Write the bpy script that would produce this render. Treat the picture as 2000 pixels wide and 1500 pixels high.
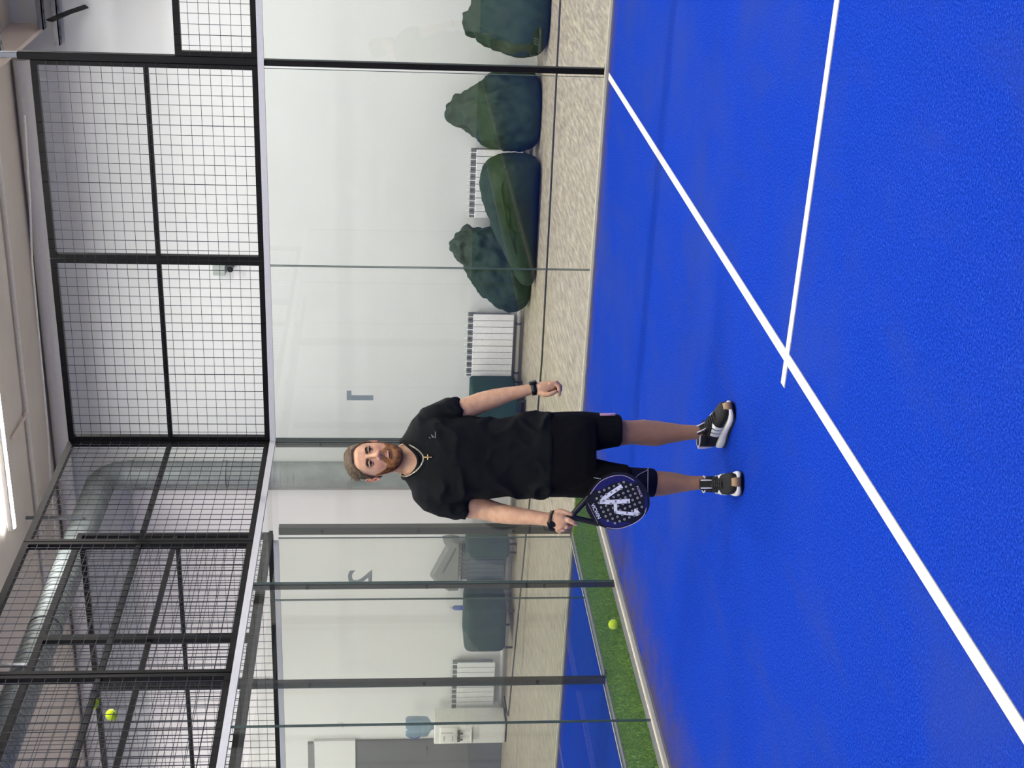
import bpy, bmesh, math, random
import numpy as np
from mathutils import Vector, Matrix, noise

random.seed(4); rng = np.random.default_rng(7)
for o in list(bpy.data.objects): bpy.data.objects.remove(o, do_unlink=True)
scene = bpy.context.scene
COL = scene.collection

# ------------------------------------------------------------------ camera
F_PX = 2714.6; YAW = .4399; PITCH = .0922; ROLL = -.0061
cy_, sy_, cp_, sp_ = math.cos(YAW), math.sin(YAW), math.cos(PITCH), math.sin(PITCH)
FWD = Vector((-sy_*cp_, cy_*cp_, -sp_)); RGT = Vector((cy_, sy_, 0)); DWN = FWD.cross(RGT)
r2 = math.cos(ROLL)*RGT + math.sin(ROLL)*DWN; d2 = -math.sin(ROLL)*RGT + math.cos(ROLL)*DWN
cam_data = bpy.data.cameras.new('camera'); cam = bpy.data.objects.new('camera', cam_data); COL.objects.link(cam)
cam_data.sensor_fit = 'HORIZONTAL'; cam_data.sensor_width = 36; cam_data.lens = 36*F_PX/2000
cam_data.clip_start = .05; cam_data.clip_end = 100
# the phone was turned on its side: the picture's left is up
M = Matrix((d2, r2, -FWD)).transposed().to_4x4(); M.translation = (5.2116, -9.9853, 1.6)
cam.matrix_world = M
scene.camera = cam

# ------------------------------------------------------------------ world, view
world = bpy.data.worlds.new('world'); scene.world = world; world.use_nodes = True
world.node_tree.nodes['Background'].inputs[0].default_value = (.9, .95, 1, 1)
world.node_tree.nodes['Background'].inputs[1].default_value = .25
vs = scene.view_settings; vs.view_transform = 'Standard'; vs.look = 'None'; vs.gamma = 1; vs.use_curve_mapping = False
vs.exposure = 0.0
LIGHT_W = 80.0; HALL_W = 122.0

# ------------------------------------------------------------------ materials
def srgb(r, g, b):
    f = lambda c: (c/255/12.92) if c/255 <= .04045 else ((c/255+.055)/1.055)**2.4
    return (f(r), f(g), f(b), 1)
MATS = {}
class NT:
    def __init__(s, name):
        s.m = bpy.data.materials.new(name); s.m.use_nodes = True; s.t = s.m.node_tree; s.n = s.t.nodes; s.l = s.t.links
        s.b = s.n['Principled BSDF']; s.out = s.n['Material Output']; MATS[name] = s.m
    def node(s, typ, **kw):
        nd = s.n.new(typ)
        for k, v in kw.items(): setattr(nd, k, v)
        return nd
    def link(s, a, b): s.l.new(a, b)
    def coord(s, scale=(1, 1, 1), rot=(0, 0, 0), kind='Object'):
        tc = s.node('ShaderNodeTexCoord'); mp = s.node('ShaderNodeMapping')
        mp.inputs['Scale'].default_value = scale; mp.inputs['Rotation'].default_value = rot
        s.link(tc.outputs[kind], mp.inputs['Vector']); return mp.outputs['Vector']
    def noise(s, vec, scale, detail=3, rough=.5):
        n = s.node('ShaderNodeTexNoise'); n.inputs['Scale'].default_value = scale; n.inputs['Detail'].default_value = detail
        n.inputs['Roughness'].default_value = rough; s.link(vec, n.inputs['Vector']); return n.outputs['Fac']
    def ramp(s, fac, stops):
        r = s.node('ShaderNodeValToRGB'); e = r.color_ramp.elements
        while len(e) > len(stops): e.remove(e[-1])
        while len(e) < len(stops): e.new(.5)
        for i, (p, c) in enumerate(stops): e[i].position = p; e[i].color = c
        s.link(fac, r.inputs['Fac']); return r.outputs['Color']
    def mix(s, fac, a, b, mode='MIX'):
        n = s.node('ShaderNodeMix', data_type='RGBA', blend_type=mode)
        for sock, v in ((n.inputs['Factor'], fac), (n.inputs[6], a), (n.inputs[7], b)):
            if isinstance(v, (int, float)): sock.default_value = v
            elif isinstance(v, tuple): sock.default_value = v
            else: s.link(v, sock)
        return n.outputs[2]
    def math(s, op, a, b=None):
        n = s.node('ShaderNodeMath', operation=op)
        for i, v in enumerate((a, b)):
            if v is None: continue
            if isinstance(v, (int, float)): n.inputs[i].default_value = v
            else: s.link(v, n.inputs[i])
        return n.outputs[0]
    def bump(s, h, strength=.3, dist=.01):
        n = s.node('ShaderNodeBump'); n.inputs['Strength'].default_value = strength; n.inputs['Distance'].default_value = dist
        s.link(h, n.inputs['Height']); s.link(n.outputs['Normal'], s.b.inputs['Normal'])
    def base(s, v):
        if isinstance(v, tuple): s.b.inputs['Base Color'].default_value = v
        else: s.link(v, s.b.inputs['Base Color'])
    def set(s, rough=.5, metal=0, spec=.5):
        s.b.inputs['Roughness'].default_value = rough; s.b.inputs['Metallic'].default_value = metal
        s.b.inputs['Specular IOR Level'].default_value = spec; return s

def plain(name, c, rough=.5, metal=0, spec=.5, var=.06, vscale=30, bump=0, bscale=200, bdist=.002):
    t = NT(name); t.set(rough, metal, spec); v = t.coord(); n = t.noise(v, vscale)
    c = srgb(*c); lo = tuple(x*(1-var) for x in c[:3])+(1,); hi = tuple(min(1, x*(1+var)) for x in c[:3])+(1,)
    t.base(t.ramp(n, [(.3, lo), (.7, hi)]))
    if bump: t.bump(t.noise(v, bscale, 2), bump, bdist)
    return t.m

# blue court carpet with a speckle of sand and dusty patches along the walls
t = NT('court_carpet'); t.set(.95, 0, .02); v = t.coord(kind='Object')
big = t.noise(v, .9, 4, .6); mid = t.noise(v, 14, 3, .6); fine = t.noise(v, 125, 3, .75); fib = t.noise(t.coord((60, 60, 60)), 8, 3)
c = t.ramp(fine, [(.30, srgb(3, 26, 106)), (.5, srgb(12, 50, 151)), (.70, srgb(42, 84, 186))])
c = t.mix(t.ramp(mid, [(.3, (.0, .0, .0, 1)), (.75, (.35, .35, .35, 1))]), c, srgb(17, 46, 150))
sx = t.node('ShaderNodeSeparateXYZ'); t.link(v, sx.inputs[0])
ex = t.math('SUBTRACT', 1.0, t.math('MULTIPLY', t.math('ABSOLUTE', sx.outputs[0]), 1.6)); ey = t.math('ADD', 1.0, t.math('MULTIPLY', sx.outputs[1], 3.0))
edge = t.math('MAXIMUM', t.math('MAXIMUM', ex, 0), t.math('MAXIMUM', ey, 0))
dust = t.math('MULTIPLY', t.math('MULTIPLY', edge, .95), t.ramp(t.noise(t.coord((2.5, 2.5, 1)), 2.2, 5, .7), [(.3, (0, 0, 0, 1)), (.58, (1, 1, 1, 1))]))
worn = t.math('MAXIMUM', t.ramp(t.noise(t.coord((1, 1, 1)), .75, 5, .6), [(.5, (0, 0, 0, 1)), (.72, (.6, .6, .6, 1))]), t.ramp(t.noise(t.coord((1.2, .35, 1)), 3.2, 4, .6), [(.52, (0, 0, 0, 1)), (.75, (.38, .38, .38, 1))]))
c = t.mix(worn, c, srgb(44, 62, 128))
sp = t.math('MULTIPLY', t.ramp(t.noise(v, 420, 1), [(.62, (0, 0, 0, 1)), (.72, (1, 1, 1, 1))]), t.ramp(big, [(.45, (0, 0, 0, 1)), (.7, (.55, .55, .55, 1))]))
c = t.mix(dust, c, srgb(74, 66, 70)); c = t.mix(sp, c, srgb(84, 84, 100)); t.base(c)
t.bump(t.math('ADD', fine, fib), .4, .006)

t = NT('green_turf'); t.set(.8, 0, .2); v = t.coord(); n = t.noise(v, 60, 3)
t.base(t.ramp(n, [(.25, srgb(62, 96, 26)), (.5, srgb(100, 134, 44)), (.75, srgb(146, 170, 70))]))
t = NT('line_white'); t.set(.95, 0, .1); v = t.coord(); n = t.noise(v, 120, 3, .7)
t.base(t.ramp(n, [(.2, srgb(186, 184, 176)), (.6, srgb(216, 214, 206))])); t.bump(t.noise(v, 300), .4, .004)
# wood plank floor
t = NT('wood_planks'); t.set(.45, 0, .4); v = t.coord()
br = t.node('ShaderNodeTexBrick'); br.inputs['Scale'].default_value = 1.0; br.inputs['Mortar Size'].default_value = .0012
br.inputs['Brick Width'].default_value = 1.22; br.inputs['Row Height'].default_value = .19; br.offset = .37
br.inputs['Color1'].default_value = (.3, .3, .3, 1); br.inputs['Color2'].default_value = (.8, .8, .8, 1); br.inputs['Mortar'].default_value = (0, 0, 0, 1)
mp = t.coord((1, 1, 1), (0, 0, math.pi/2)); t.link(mp, br.inputs['Vector'])
gr = t.noise(t.coord((9, 1.5, 1)), 2.6, 6, .68)
c = t.ramp(gr, [(.3, srgb(104, 97, 84)), (.5, srgb(148, 139, 121)), (.7, srgb(186, 178, 158))])
c = t.mix(t.math('MULTIPLY', br.outputs['Color'], .16), c, srgb(150, 142, 130)); c = t.mix(t.math('MULTIPLY', br.outputs['Fac'], .5), c, srgb(90, 82, 74)); t.base(c)
t.bump(gr, .1, .004)
# painted plaster
def plaster(name, c, var=.03):
    t = NT(name); t.set(.85, 0, .2); v = t.coord(); n = t.noise(v, .8, 5, .6); f = t.noise(v, 90, 3)
    c = srgb(*c); t.base(t.ramp(n, [(.3, tuple(x*(1-var) for x in c[:3])+(1,)), (.7, tuple(min(1, x*(1+var)) for x in c[:3])+(1,))])); t.bump(f, .15, .004); return t.m
plaster('wall_white', (226, 224, 222)); plaster('ceiling_beige', (206, 198, 188), .08); plaster('beam_beige', (205, 192, 182)); plaster('hall_white', (207, 210, 208))
plain('black_steel', (5, 5, 6), .5, 0, .22, .3, 40); plain('dark_grey_steel', (58, 58, 58), .6, 0, .25, .05, 10)
plain('wire_black', (18, 22, 34), .4, .0, .5)
plain('pale_strip', (212, 211, 206), .4, 0, .5, .03); plain('kerb_steel', (120, 120, 122), .5, .2, .4, .08, 12)
plain('pale_edge', (222, 214, 190), .5); plain('galvanised', (126, 133, 132), .6, .35, .4, .15, 6); plain('channel_steel', (120, 124, 130), .4, .6)
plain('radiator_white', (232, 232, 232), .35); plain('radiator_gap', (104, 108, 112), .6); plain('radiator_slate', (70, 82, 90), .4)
plain('pipe_white', (214, 210, 200), .4); plain('black_rubber', (14, 14, 15), .6); plain('cable_black', (16, 18, 20), .5)
plain('cooler_white', (226, 224, 218), .35); plain('cooler_side', (214, 212, 210), .4); plain('dark_trim', (44, 46, 50), .4)
plain('door_dark', (74, 74, 78), .5, 0, .4, .15, 3); plain('grey_bag', (112, 112, 112), .7); plain('blue_plastic', (70, 92, 160), .4)
plain('sticker_grey', (150, 162, 164), .5, 0, .3, .02)
t = NT('bottle_blue'); t.set(.08, 0, .5); t.base(srgb(120, 160, 186)); t.b.inputs['Transmission Weight'].default_value = .55; t.b.inputs['Alpha'].default_value = .8
def fabric(name, c, rough=.8, var=.25, sc=8, b=.25):
    t = NT(name); t.set(rough, 0, .25); v = t.coord(); n = t.noise(v, sc, 4); c = srgb(*c)
    t.base(t.ramp(n, [(.3, tuple(x*(1-var) for x in c[:3])+(1,)), (.7, tuple(x*(1+var) for x in c[:3])+(1,))]))
    t.bump(t.math('ADD', t.noise(v, 5, 3), t.math('MULTIPLY', t.noise(v, 300, 2), .1)), b, .03); return t.m
fabric('beanbag_green', (25, 47, 33), .7, .15, 6, .5); fabric('sofa_green', (30, 58, 52), .7, .12, 6, .15)
def cloth(name, c, sc=9, dist=.012, b=.5, rough=.85):
    t = NT(name); t.set(rough, 0, .15); v = t.coord(); c = srgb(*c)
    w = t.noise(t.coord((1, 1, .55), (0, .5, 0)), sc, 3, .55)
    t.base(t.ramp(t.noise(v, 25, 3), [(.3, tuple(x*.8 for x in c[:3])+(1,)), (.7, tuple(x*1.15 for x in c[:3])+(1,))]))
    t.bump(t.math('ADD', w, t.math('MULTIPLY', t.noise(v, 500, 2), .04)), b, dist); return t.m
cloth('shirt_black', (17, 19, 20)); cloth('shorts_black', (8, 8, 10)); cloth('compression_navy', (12, 14, 34), 20, .002)
plain('shoe_black', (22, 22, 23), .75, 0, .3, .3, 60, .5, 400, .002); plain('shoe_white', (228, 228, 220), .6, 0, .4, .06, 40); plain('shoe_lining', (206, 202, 214), .8)
plain('shoe_brown', (150, 122, 88), .6); plain('shoe_outsole', (34, 26, 24), .8); plain('lace_black', (30, 30, 31), .8)
plain('gold', (232, 200, 130), .25, .9); plain('silver', (216, 208, 180), .25, .8); plain('watch_black', (12, 13, 15), .2); plain('watch_strap', (38, 40, 40), .35, .7, .5, .4, 300)
plain('racket_black', (9, 9, 11), .35); plain('racket_navy', (16, 18, 84), .35, 0, .5, .4, 120); plain('racket_white', (232, 234, 240), .4); plain('racket_hole', (172, 172, 156), .6, 0, .3, .1, 200); plain('racket_line', (196, 180, 200), .4); plain('racket_orange', (200, 160, 70), .4)
plain('pink_print', (206, 160, 188), .6); plain('print_grey', (150, 146, 136), .6); plain('trim_grey', (120, 124, 140), .6)
plain('teeth', (176, 166, 156), .4); plain('mouth_dark', (52, 22, 24), .6); plain('eye_white', (150, 140, 134), .2); plain('eye_iris', (40, 34, 32), .15)
plain('camera_grey', (152, 160, 155), .4); plain('lens_black', (12, 12, 14), .15)
t = NT('tennis_ball'); t.set(.95, 0, .1); v = t.coord(); wv = t.noise(v, 220, 3)
t.base(t.ramp(wv, [(.3, srgb(186, 214, 24)), (.7, srgb(222, 246, 66))])); t.bump(wv, .6, .002)
plain('ball_seam', (232, 236, 200), .7)
def hairmat(name, a, b):
    t = NT(name); t.set(.55, 0, .35); v = t.coord(); n = t.noise(v, 45, 2); t.base(t.ramp(n, [(.3, srgb(*a)), (.7, srgb(*b))])); return t.m
hairmat('hair_brown', (64, 52, 38), (128, 108, 82)); hairmat('beard_ginger', (80, 48, 24), (150, 98, 50)); hairmat('brow_brown', (62, 42, 34), (86, 62, 50))
# skin with redder cheeks, lips and ears, darker stubble under the jaw, darker eye sockets (vertex masks)
t = NT('skin'); t.set(.5, 0, .4); v = t.coord()
c = t.ramp(t.noise(v, 35, 4), [(.3, srgb(204, 156, 118)), (.7, srgb(222, 178, 142))])
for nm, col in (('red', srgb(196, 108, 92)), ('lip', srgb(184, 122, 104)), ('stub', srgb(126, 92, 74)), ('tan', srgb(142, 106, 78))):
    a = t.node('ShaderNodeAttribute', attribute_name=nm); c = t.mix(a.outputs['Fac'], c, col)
t.base(c); t.b.inputs['Subsurface Weight'].default_value = .08; t.b.inputs['Subsurface Radius'].default_value = (.01, .004, .002)
t.bump(t.noise(v, 320, 3), .15, .001)
# glass pane: Schlick reflection over a faintly green clear body
def glass(name, tint):
    t = NT(name); t.n.remove(t.b)
    geo = t.node('ShaderNodeNewGeometry'); dp = t.node('ShaderNodeVectorMath', operation='DOT_PRODUCT')
    t.link(geo.outputs['Normal'], dp.inputs[0]); t.link(geo.outputs['Incoming'], dp.inputs[1])
    k = t.math('POWER', t.math('SUBTRACT', 1.0, t.math('ABSOLUTE', dp.outputs['Value'])), 5)
    fr = t.math('ADD', .042, t.math('MULTIPLY', k, .958))
    tr = t.node('ShaderNodeBsdfTransparent'); tr.inputs[0].default_value = tint
    gl = t.node('ShaderNodeBsdfGlossy'); gl.inputs['Roughness'].default_value = .0
    mx = t.node('ShaderNodeMixShader'); t.link(fr, mx.inputs[0]); t.link(tr.outputs[0], mx.inputs[1]); t.link(gl.outputs[0], mx.inputs[2])
    t.link(mx.outputs[0], t.out.inputs[0]); return t.m
glass('glass_clear', (.977, .987, .970, 1)); plain('glass_edge', (74, 92, 88), .2)
def emit(name, c, s):
    t = NT(name); t.b.inputs['Emission Color'].default_value = c; t.b.inputs['Emission Strength'].default_value = s; t.base((.9, .9, .9, 1)); return t.m
emit('lamp_glow', (1, .97, .93, 1), 6.0)

# ------------------------------------------------------------------ mesh helpers
V = Vector
class MB:
    def __init__(s): s.v = []; s.f = []; s.mi = []; s.cur = 0
    def add(s, vs, fs):
        n = len(s.v); s.v += [tuple(p) for p in vs]; s.f += [tuple(i+n for i in f) for f in fs]; s.mi += [s.cur]*len(fs); return s
    def box(s, a, b):
        (x0, y0, z0), (x1, y1, z1) = a, b
        return s.add([(x0,y0,z0),(x1,y0,z0),(x1,y1,z0),(x0,y1,z0),(x0,y0,z1),(x1,y0,z1),(x1,y1,z1),(x0,y1,z1)],
                     [(3,2,1,0),(4,5,6,7),(0,1,5,4),(1,2,6,5),(2,3,7,6),(3,0,4,7)])
    def bbox(s, a, b, r=.01, seg=3):
        bm = bmesh.new(); bmesh.ops.create_cube(bm, size=1)
        for v in bm.verts: v.co = V([(a[i]+b[i])/2 + v.co[i]*(b[i]-a[i]) for i in range(3)])
        bmesh.ops.bevel(bm, geom=list(bm.edges), offset=r, segments=seg, affect='EDGES', profile=.5, clamp_overlap=True)
        bm.verts.index_update(); s.add([v.co[:] for v in bm.verts], [[v.index for v in f.verts] for f in bm.faces]); bm.free(); return s
    def loft(s, secs, n=24, closed=True, cap=True):
        """secs: list of (centre, a-vector, b-vector[, exponent])"""
        base = len(s.v); m = len(secs)
        for sec in secs:
            c, a, b = V(sec[0]), V(sec[1]), V(sec[2]); e = sec[3] if len(sec) > 3 else 2
            for k in range(n):
                th = 2*math.pi*k/n; ct, st = math.cos(th), math.sin(th)
                s.v.append(tuple(c + a*(abs(ct)**(2/e)*(1 if ct >= 0 else -1)) + b*(abs(st)**(2/e)*(1 if st >= 0 else -1))))
        for i in range(m-1):
            for k in range(n):
                k2 = (k+1) % n
                s.f.append((base+i*n+k, base+i*n+k2, base+(i+1)*n+k2, base+(i+1)*n+k)); s.mi.append(s.cur)
        if cap:
            s.f.append(tuple(base+k for k in reversed(range(n)))); s.mi.append(s.cur)
            s.f.append(tuple(base+(m-1)*n+k for k in range(n))); s.mi.append(s.cur)
        return s
    def tube(s, pts, rad, n=12, flat=1.0, ref=None, cap=True):
        """round tube along points; rad scalar or list; flat squeezes the second axis"""
        P = [V(p) for p in pts]; R = rad if isinstance(rad, (list, tuple)) else [rad]*len(P); secs = []; prev = None
        for i, p in enumerate(P):
            d = (P[min(i+1, len(P)-1)]-P[max(i-1, 0)]).normalized()
            if prev is None:
                r = V(ref) if ref else (V((0, 0, 1)) if abs(d.z) < .9 else V((1, 0, 0)))
            else: r = prev
            a = (r - d*r.dot(d)).normalized(); prev = a; b = d.cross(a)
            rr = R[i]; secs.append((p, a*rr, b*rr*flat))
        return s.loft(secs, n, cap=cap)
    def capsule(s, pts, rad, n=12, flat=1.0, ref=None):
        P = [V(p) for p in pts]; R = list(rad) if isinstance(rad, (list, tuple)) else [rad]*len(P)
        d0 = (P[0]-P[1]).normalized(); d1 = (P[-1]-P[-2]).normalized(); q, r = [], []
        for k in (1, .8, .45): q.append(P[0]+d0*R[0]*k); r.append(R[0]*math.sqrt(max(1-k*k, .0025)))
        q += P; r += R
        for k in (.45, .8, 1): q.append(P[-1]+d1*R[-1]*k); r.append(R[-1]*math.sqrt(max(1-k*k, .0025)))
        return s.tube(q, r, n, flat, ref)
    def ball(s, c, r, nu=20, nv=12, rot=None):
        r = r if isinstance(r, (tuple, list)) else (r, r, r); secs = []
        for i in range(nv+1):
            ph = math.pi*i/nv; z = -math.cos(ph); q = max(math.sin(ph), .02)
            ax, bx, cc = V((r[0]*q, 0, 0)), V((0, r[1]*q, 0)), V((0, 0, r[2]*z))
            if rot: ax, bx, cc = rot@ax, rot@bx, rot@cc
            secs.append((V(c)+cc, ax, bx))
        return s.loft(secs, nu)
    def prism(s, poly, f, d):
        """poly: 2d points, f maps (x,y,depth) to 3d"""
        n = len(poly); vs = [f(x, y, 0) for x, y in poly]+[f(x, y, d) for x, y in poly]
        return s.add(vs, [tuple(range(n)), tuple(range(2*n-1, n-1, -1))]+[(i, i+n, (i+1) % n+n, (i+1) % n) for i in range(n)])
    def mesh(s, name):
        me = bpy.data.meshes.new(name); me.from_pydata(s.v, [], s.f); me.polygons.foreach_set('material_index', s.mi)
        bm = bmesh.new(); bm.from_mesh(me); bmesh.ops.recalc_face_normals(bm, faces=bm.faces); bm.to_mesh(me); bm.free(); return me
    def build(s, name, mats, parent=None, smooth=False):
        me = s.mesh(name); o = bpy.data.objects.new(name, me); COL.objects.link(o)
        for m in (mats if isinstance(mats, (list, tuple)) else [mats]): me.materials.append(MATS[m])
        if smooth: me.polygons.foreach_set('use_smooth', [True]*len(me.polygons)); 
        if parent: o.parent = parent
        return o
def sharp(o, deg=40):
    o.data.polygons.foreach_set('use_smooth', [True]*len(o.data.polygons)); o.data.set_sharp_from_angle(angle=math.radians(deg)); return o
def tag(o, label=None, cat=None, group=None, kind=None):
    for k, v in (('label', label), ('category', cat), ('group', group), ('kind', kind)):
        if v: o[k] = v
    return o
def empty(name, loc=(0, 0, 0), rz=0):
    o = bpy.data.objects.new(name, None); COL.objects.link(o); o.location = loc; o.rotation_euler.z = rz; o.empty_display_size = .1; return o
def struct(o): o['kind'] = 'structure'; return o
def copy_tree(o, parent=None):
    c = o.copy(); COL.objects.link(c)
    if parent: c.parent = parent
    for ch in list(o.children): copy_tree(ch, c)
    return c
def remesh(mb, name, voxel, smooth=2, fac=.5):
    me = mb.mesh(name+'_raw'); o = bpy.data.objects.new(name+'_raw', me); COL.objects.link(o)
    m = o.modifiers.new('r', 'REMESH'); m.mode = 'VOXEL'; m.voxel_size = voxel
    if smooth: q = o.modifiers.new('s', 'SMOOTH'); q.iterations = smooth; q.factor = fac
    dg = bpy.context.evaluated_depsgraph_get(); out = bpy.data.meshes.new_from_object(o.evaluated_get(dg))
    bpy.data.objects.remove(o, do_unlink=True); bpy.data.meshes.remove(me); out.name = name
    out.polygons.foreach_set('use_smooth', [True]*len(out.polygons)); return out
def link_mesh(name, me, mats, parent=None):
    o = bpy.data.objects.new(name, me); COL.objects.link(o); me.materials.clear()
    for m in (mats if isinstance(mats, (list, tuple)) else [mats]): me.materials.append(MATS[m])
    if parent: o.parent = parent
    return o
def text_mesh(body, size, ext=.0006):
    cu = bpy.data.curves.new('txt', 'FONT'); cu.body = body; cu.size = size; cu.extrude = ext; cu.offset = size*.012; cu.align_x = 'CENTER'; cu.align_y = 'CENTER'
    o = bpy.data.objects.new('txt', cu); COL.objects.link(o); dg = bpy.context.evaluated_depsgraph_get()
    me = bpy.data.meshes.new_from_object(o.evaluated_get(dg)); bpy.data.objects.remove(o, do_unlink=True); bpy.data.curves.remove(cu); return me
def put_text(name, body, size, mat, frame, parent=None, ext=.0006, sx=1.0):
    """frame: 4x4 taking text x,y,z(out of page) to the parent's space"""
    me = text_mesh(body, size, ext); me.transform(Matrix.Diagonal((sx, 1, 1, 1))); me.transform(frame); return link_mesh(name, me, mat, parent)
def frame(o, x, y, z):
    m = Matrix((V(x).normalized(), V(y).normalized(), V(z).normalized())).transposed().to_4x4(); m.translation = o; return m
# ------------------------------------------------------------------ the setting
XL, XR, YF, YB, ZC = -12.0, 13.0, -14.0, 4.75, 5.4
fl = struct(MB().box((.0, YF, -.1), (XR, 0, 0)).build('floor', 'court_carpet'))
tag(fl, 'blue carpet of the near court with white lines')
ln = MB().box((2.985, YF, .0), (3.035, -.02, .004)).build('service_line', 'line_white', fl); tag(ln, 'long white line running to the side glass')
ln = MB().box((2.888, -5.069, .0), (XR, -5.019, .0042)).build('centre_line', 'line_white', fl); tag(ln, 'short white line crossing the long one')
struct(MB().box((XL, 0, -.1), (XR, YB, 0)).build('floor_hallway', 'wood_planks'))
struct(MB().box((XL, YF, -.1), (-.93, 0, 0)).build('floor_far_court', 'court_carpet')).location = (0, 0, 0)
struct(MB().box((-.93, YF, -.1), (0, 0, -.004)).build('floor_turf_base', 'green_turf'))
struct(MB().box((XL, YB, 0), (XR, YB+.2, ZC)).build('wall_back', 'hall_white'))
struct(MB().box((XL, 4.68, 0), (-3.11, YB, 4.56)).build('wall_back_panel', 'wall_white'))
struct(MB().box((XL-.2, YF, 0), (XL, YB, ZC)).build('wall_left', 'wall_white'))
struct(MB().box((XR, YF, 0), (XR+.2, YB, ZC)).build('wall_right', 'wall_white'))
struct(MB().box((XL, YF-.2, 0), (XR, YF, ZC)).build('wall_front', 'wall_white'))
struct(MB().box((XL, YF, ZC), (XR, YB, ZC+.15)).build('ceiling', 'ceiling_beige'))
struct(MB().box((2.27, .6, 5.05), (2.31, YB, ZC)).build('trim_1', 'beam_beige'))
# kerbs at the foot of the glass
def kerb(name, a, b, edge=None):
    k = struct(MB().box(a, b).build(name, 'kerb_steel'))
    if edge: MB().box(*edge).build('pale_edge', 'pale_edge', k)
kerb('trim_2', (-.12, YF, -.05), (.07, .0, .014), ((-.008, YF, .012), (.006, 0, .022)))
kerb('trim_3', (.07, -.105, -.05), (XR, .02, .012), ((.07, -.012, .012), (XR, -.002, .02)))
kerb('trim_4', (-.94, YF, -.05), (-.845, .0, .012), ((-.94, YF, .0), (-.928, 0, .018)))
kerb('trim_5', (XL, -.10, -.05), (-.94, .02, .012), ((XL, -.012, .0), (-.94, -.002, .018)))
# green turf between the two courts
g = MB(); N = 46000
px = rng.uniform(-.842, -.122, N); py = -rng.uniform(.02, 1, N)**1.35*7.5; an = rng.uniform(0, 6.283, N); h = rng.uniform(.012, .026, N); w = rng.uniform(.0018, .0032, N)
lean = rng.uniform(.2, .9, N)*h; la = rng.uniform(0, 6.283, N)
vs = np.empty((N, 3, 3)); ca, sa = np.cos(an)*w, np.sin(an)*w
vs[:, 0] = np.stack([px-ca, py-sa, np.full(N, -.006)], 1); vs[:, 1] = np.stack([px+ca, py+sa, np.full(N, -.006)], 1)
vs[:, 2] = np.stack([px+np.cos(la)*lean, py+np.sin(la)*lean, h], 1)
me = bpy.data.meshes.new('artificial_grass'); me.from_pydata(vs.reshape(-1, 3).tolist(), [], np.arange(3*N).reshape(N, 3).tolist())
tag(link_mesh('artificial_grass', me, 'green_turf'), 'strip of green artificial grass between the two courts', 'grass', kind='stuff')

# ------------------------------------------------------------------ court enclosure
def abox(mb, ax, u0, u1, w0, w1, z0, z1):
    u0, u1 = min(u0, u1), max(u0, u1); w0, w1 = min(w0, w1), max(w0, w1)
    return mb.box((u0, w0, z0), (u1, w1, z1)) if ax == 'x' else mb.box((w0, u0, z0), (w1, u1, z1))
def mesh_bay(label, ax, u0, u1, w, out, z0, z1, mid=True, steel='black_steel', group=None, ts=.03):
    u0, u1 = min(u0, u1), max(u0, u1); o = out
    root = empty('mesh_fence_panel', ((u0+u1)/2 if ax == 'x' else w, w if ax == 'x' else (u0+u1)/2, z0))
    tag(root, label, 'fence panel', group)
    off = V(root.location)
    def B(name, mat, *a):
        mb = MB()
        for q in a: abox(mb, ax, *q)
        mb.v = [tuple(V(p)-off) for p in mb.v]; return mb.build(name, mat, root)
    W0, W1 = w, w+o*.045
    B('bottom_rail', steel, (u0, u1, W0, W1, z0, z0+.04)); B('top_rail', steel, (u0, u1, W0, W1, z1-.045, z1))
    B('upright', steel, (u0, u0+ts, W0, W1, z0+.04, z1-.045)); B('upright', steel, (u1-ts, u1, W0, W1, z0+.04, z1-.045))
    if mid: B('middle_rail', steel, (u0+ts, u1-ts, W0+o*.004, W1-o*.008, 3.268, 3.302))
    wires = []; t = .0015; n = max(1, round((u1-u0)/.0735)); m = max(1, round((z1-z0-.08)/.0735)); wm = w+o*.002
    for i in range(1, n):
        u = u0+(u1-u0)*i/n; tt = t*1.5 if i % 6 == 2 else t; wires.append((u-tt, u+tt, wm-.002, wm+.002, z0, z1))
    for j in range(1, m):
        z = z0+.03+(z1-z0-.06)*j/m; wires.append((u0, u1, wm-.005, wm-.001, z-t, z+t))
    B('wire_mesh', 'wire_black', *wires)
    return root
GM = None
ZB, ZT = 2.503, 4.075
mesh_bay('black wire mesh panel above the side glass, nearest the court corner', 'x', .0, 1.515, 0, 1, ZB, ZT)
mesh_bay('black wire mesh panel above the side glass, beside the tall steel post', 'x', 1.525, 2.99, 0, 1, ZB, ZT)
mesh_bay('low black wire mesh panel above the glass, right of the tall post', 'x', 3.05, 4.9, 0, 1, ZB, 3.075, mid=False)
mesh_bay('black wire mesh panel above the back glass, next to the corner', 'y', -.0, -1.515, 0, -1, ZB, ZT)
mesh_bay('black wire mesh panel above the back glass with a post on either side', 'y', -1.525, -3.02, 0, -1, ZB, ZT)
mesh_bay('black wire mesh panel holding two stuck tennis balls, nearest the viewer', 'y', -3.03, -4.6, 0, -1, ZB, ZT)
mesh_bay('mesh panel of the far court back wall, nearest its corner', 'y', -.0, -1.44, -.9, 1, ZB+.03, ZT)
mesh_bay('mesh panel of the far court back wall, behind the wide middle panel', 'y', -1.45, -2.95, -.9, 1, ZB+.03, ZT)
mesh_bay('mesh panel of the far court back wall, behind the stuck tennis balls', 'y', -2.96, -4.5, -.9, 1, ZB+.03, ZT)
mesh_bay('far court side mesh panel, next to its corner post', 'x', -.9, -2.4, 0, 1, ZB, ZT)
mesh_bay('far court side mesh panel, second from its corner', 'x', -2.42, -3.92, 0, 1, ZB, ZT)
mesh_bay('far court side mesh panel at the edge of view', 'x', -3.94, -5.5, 0, 1, ZB, ZT)
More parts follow.
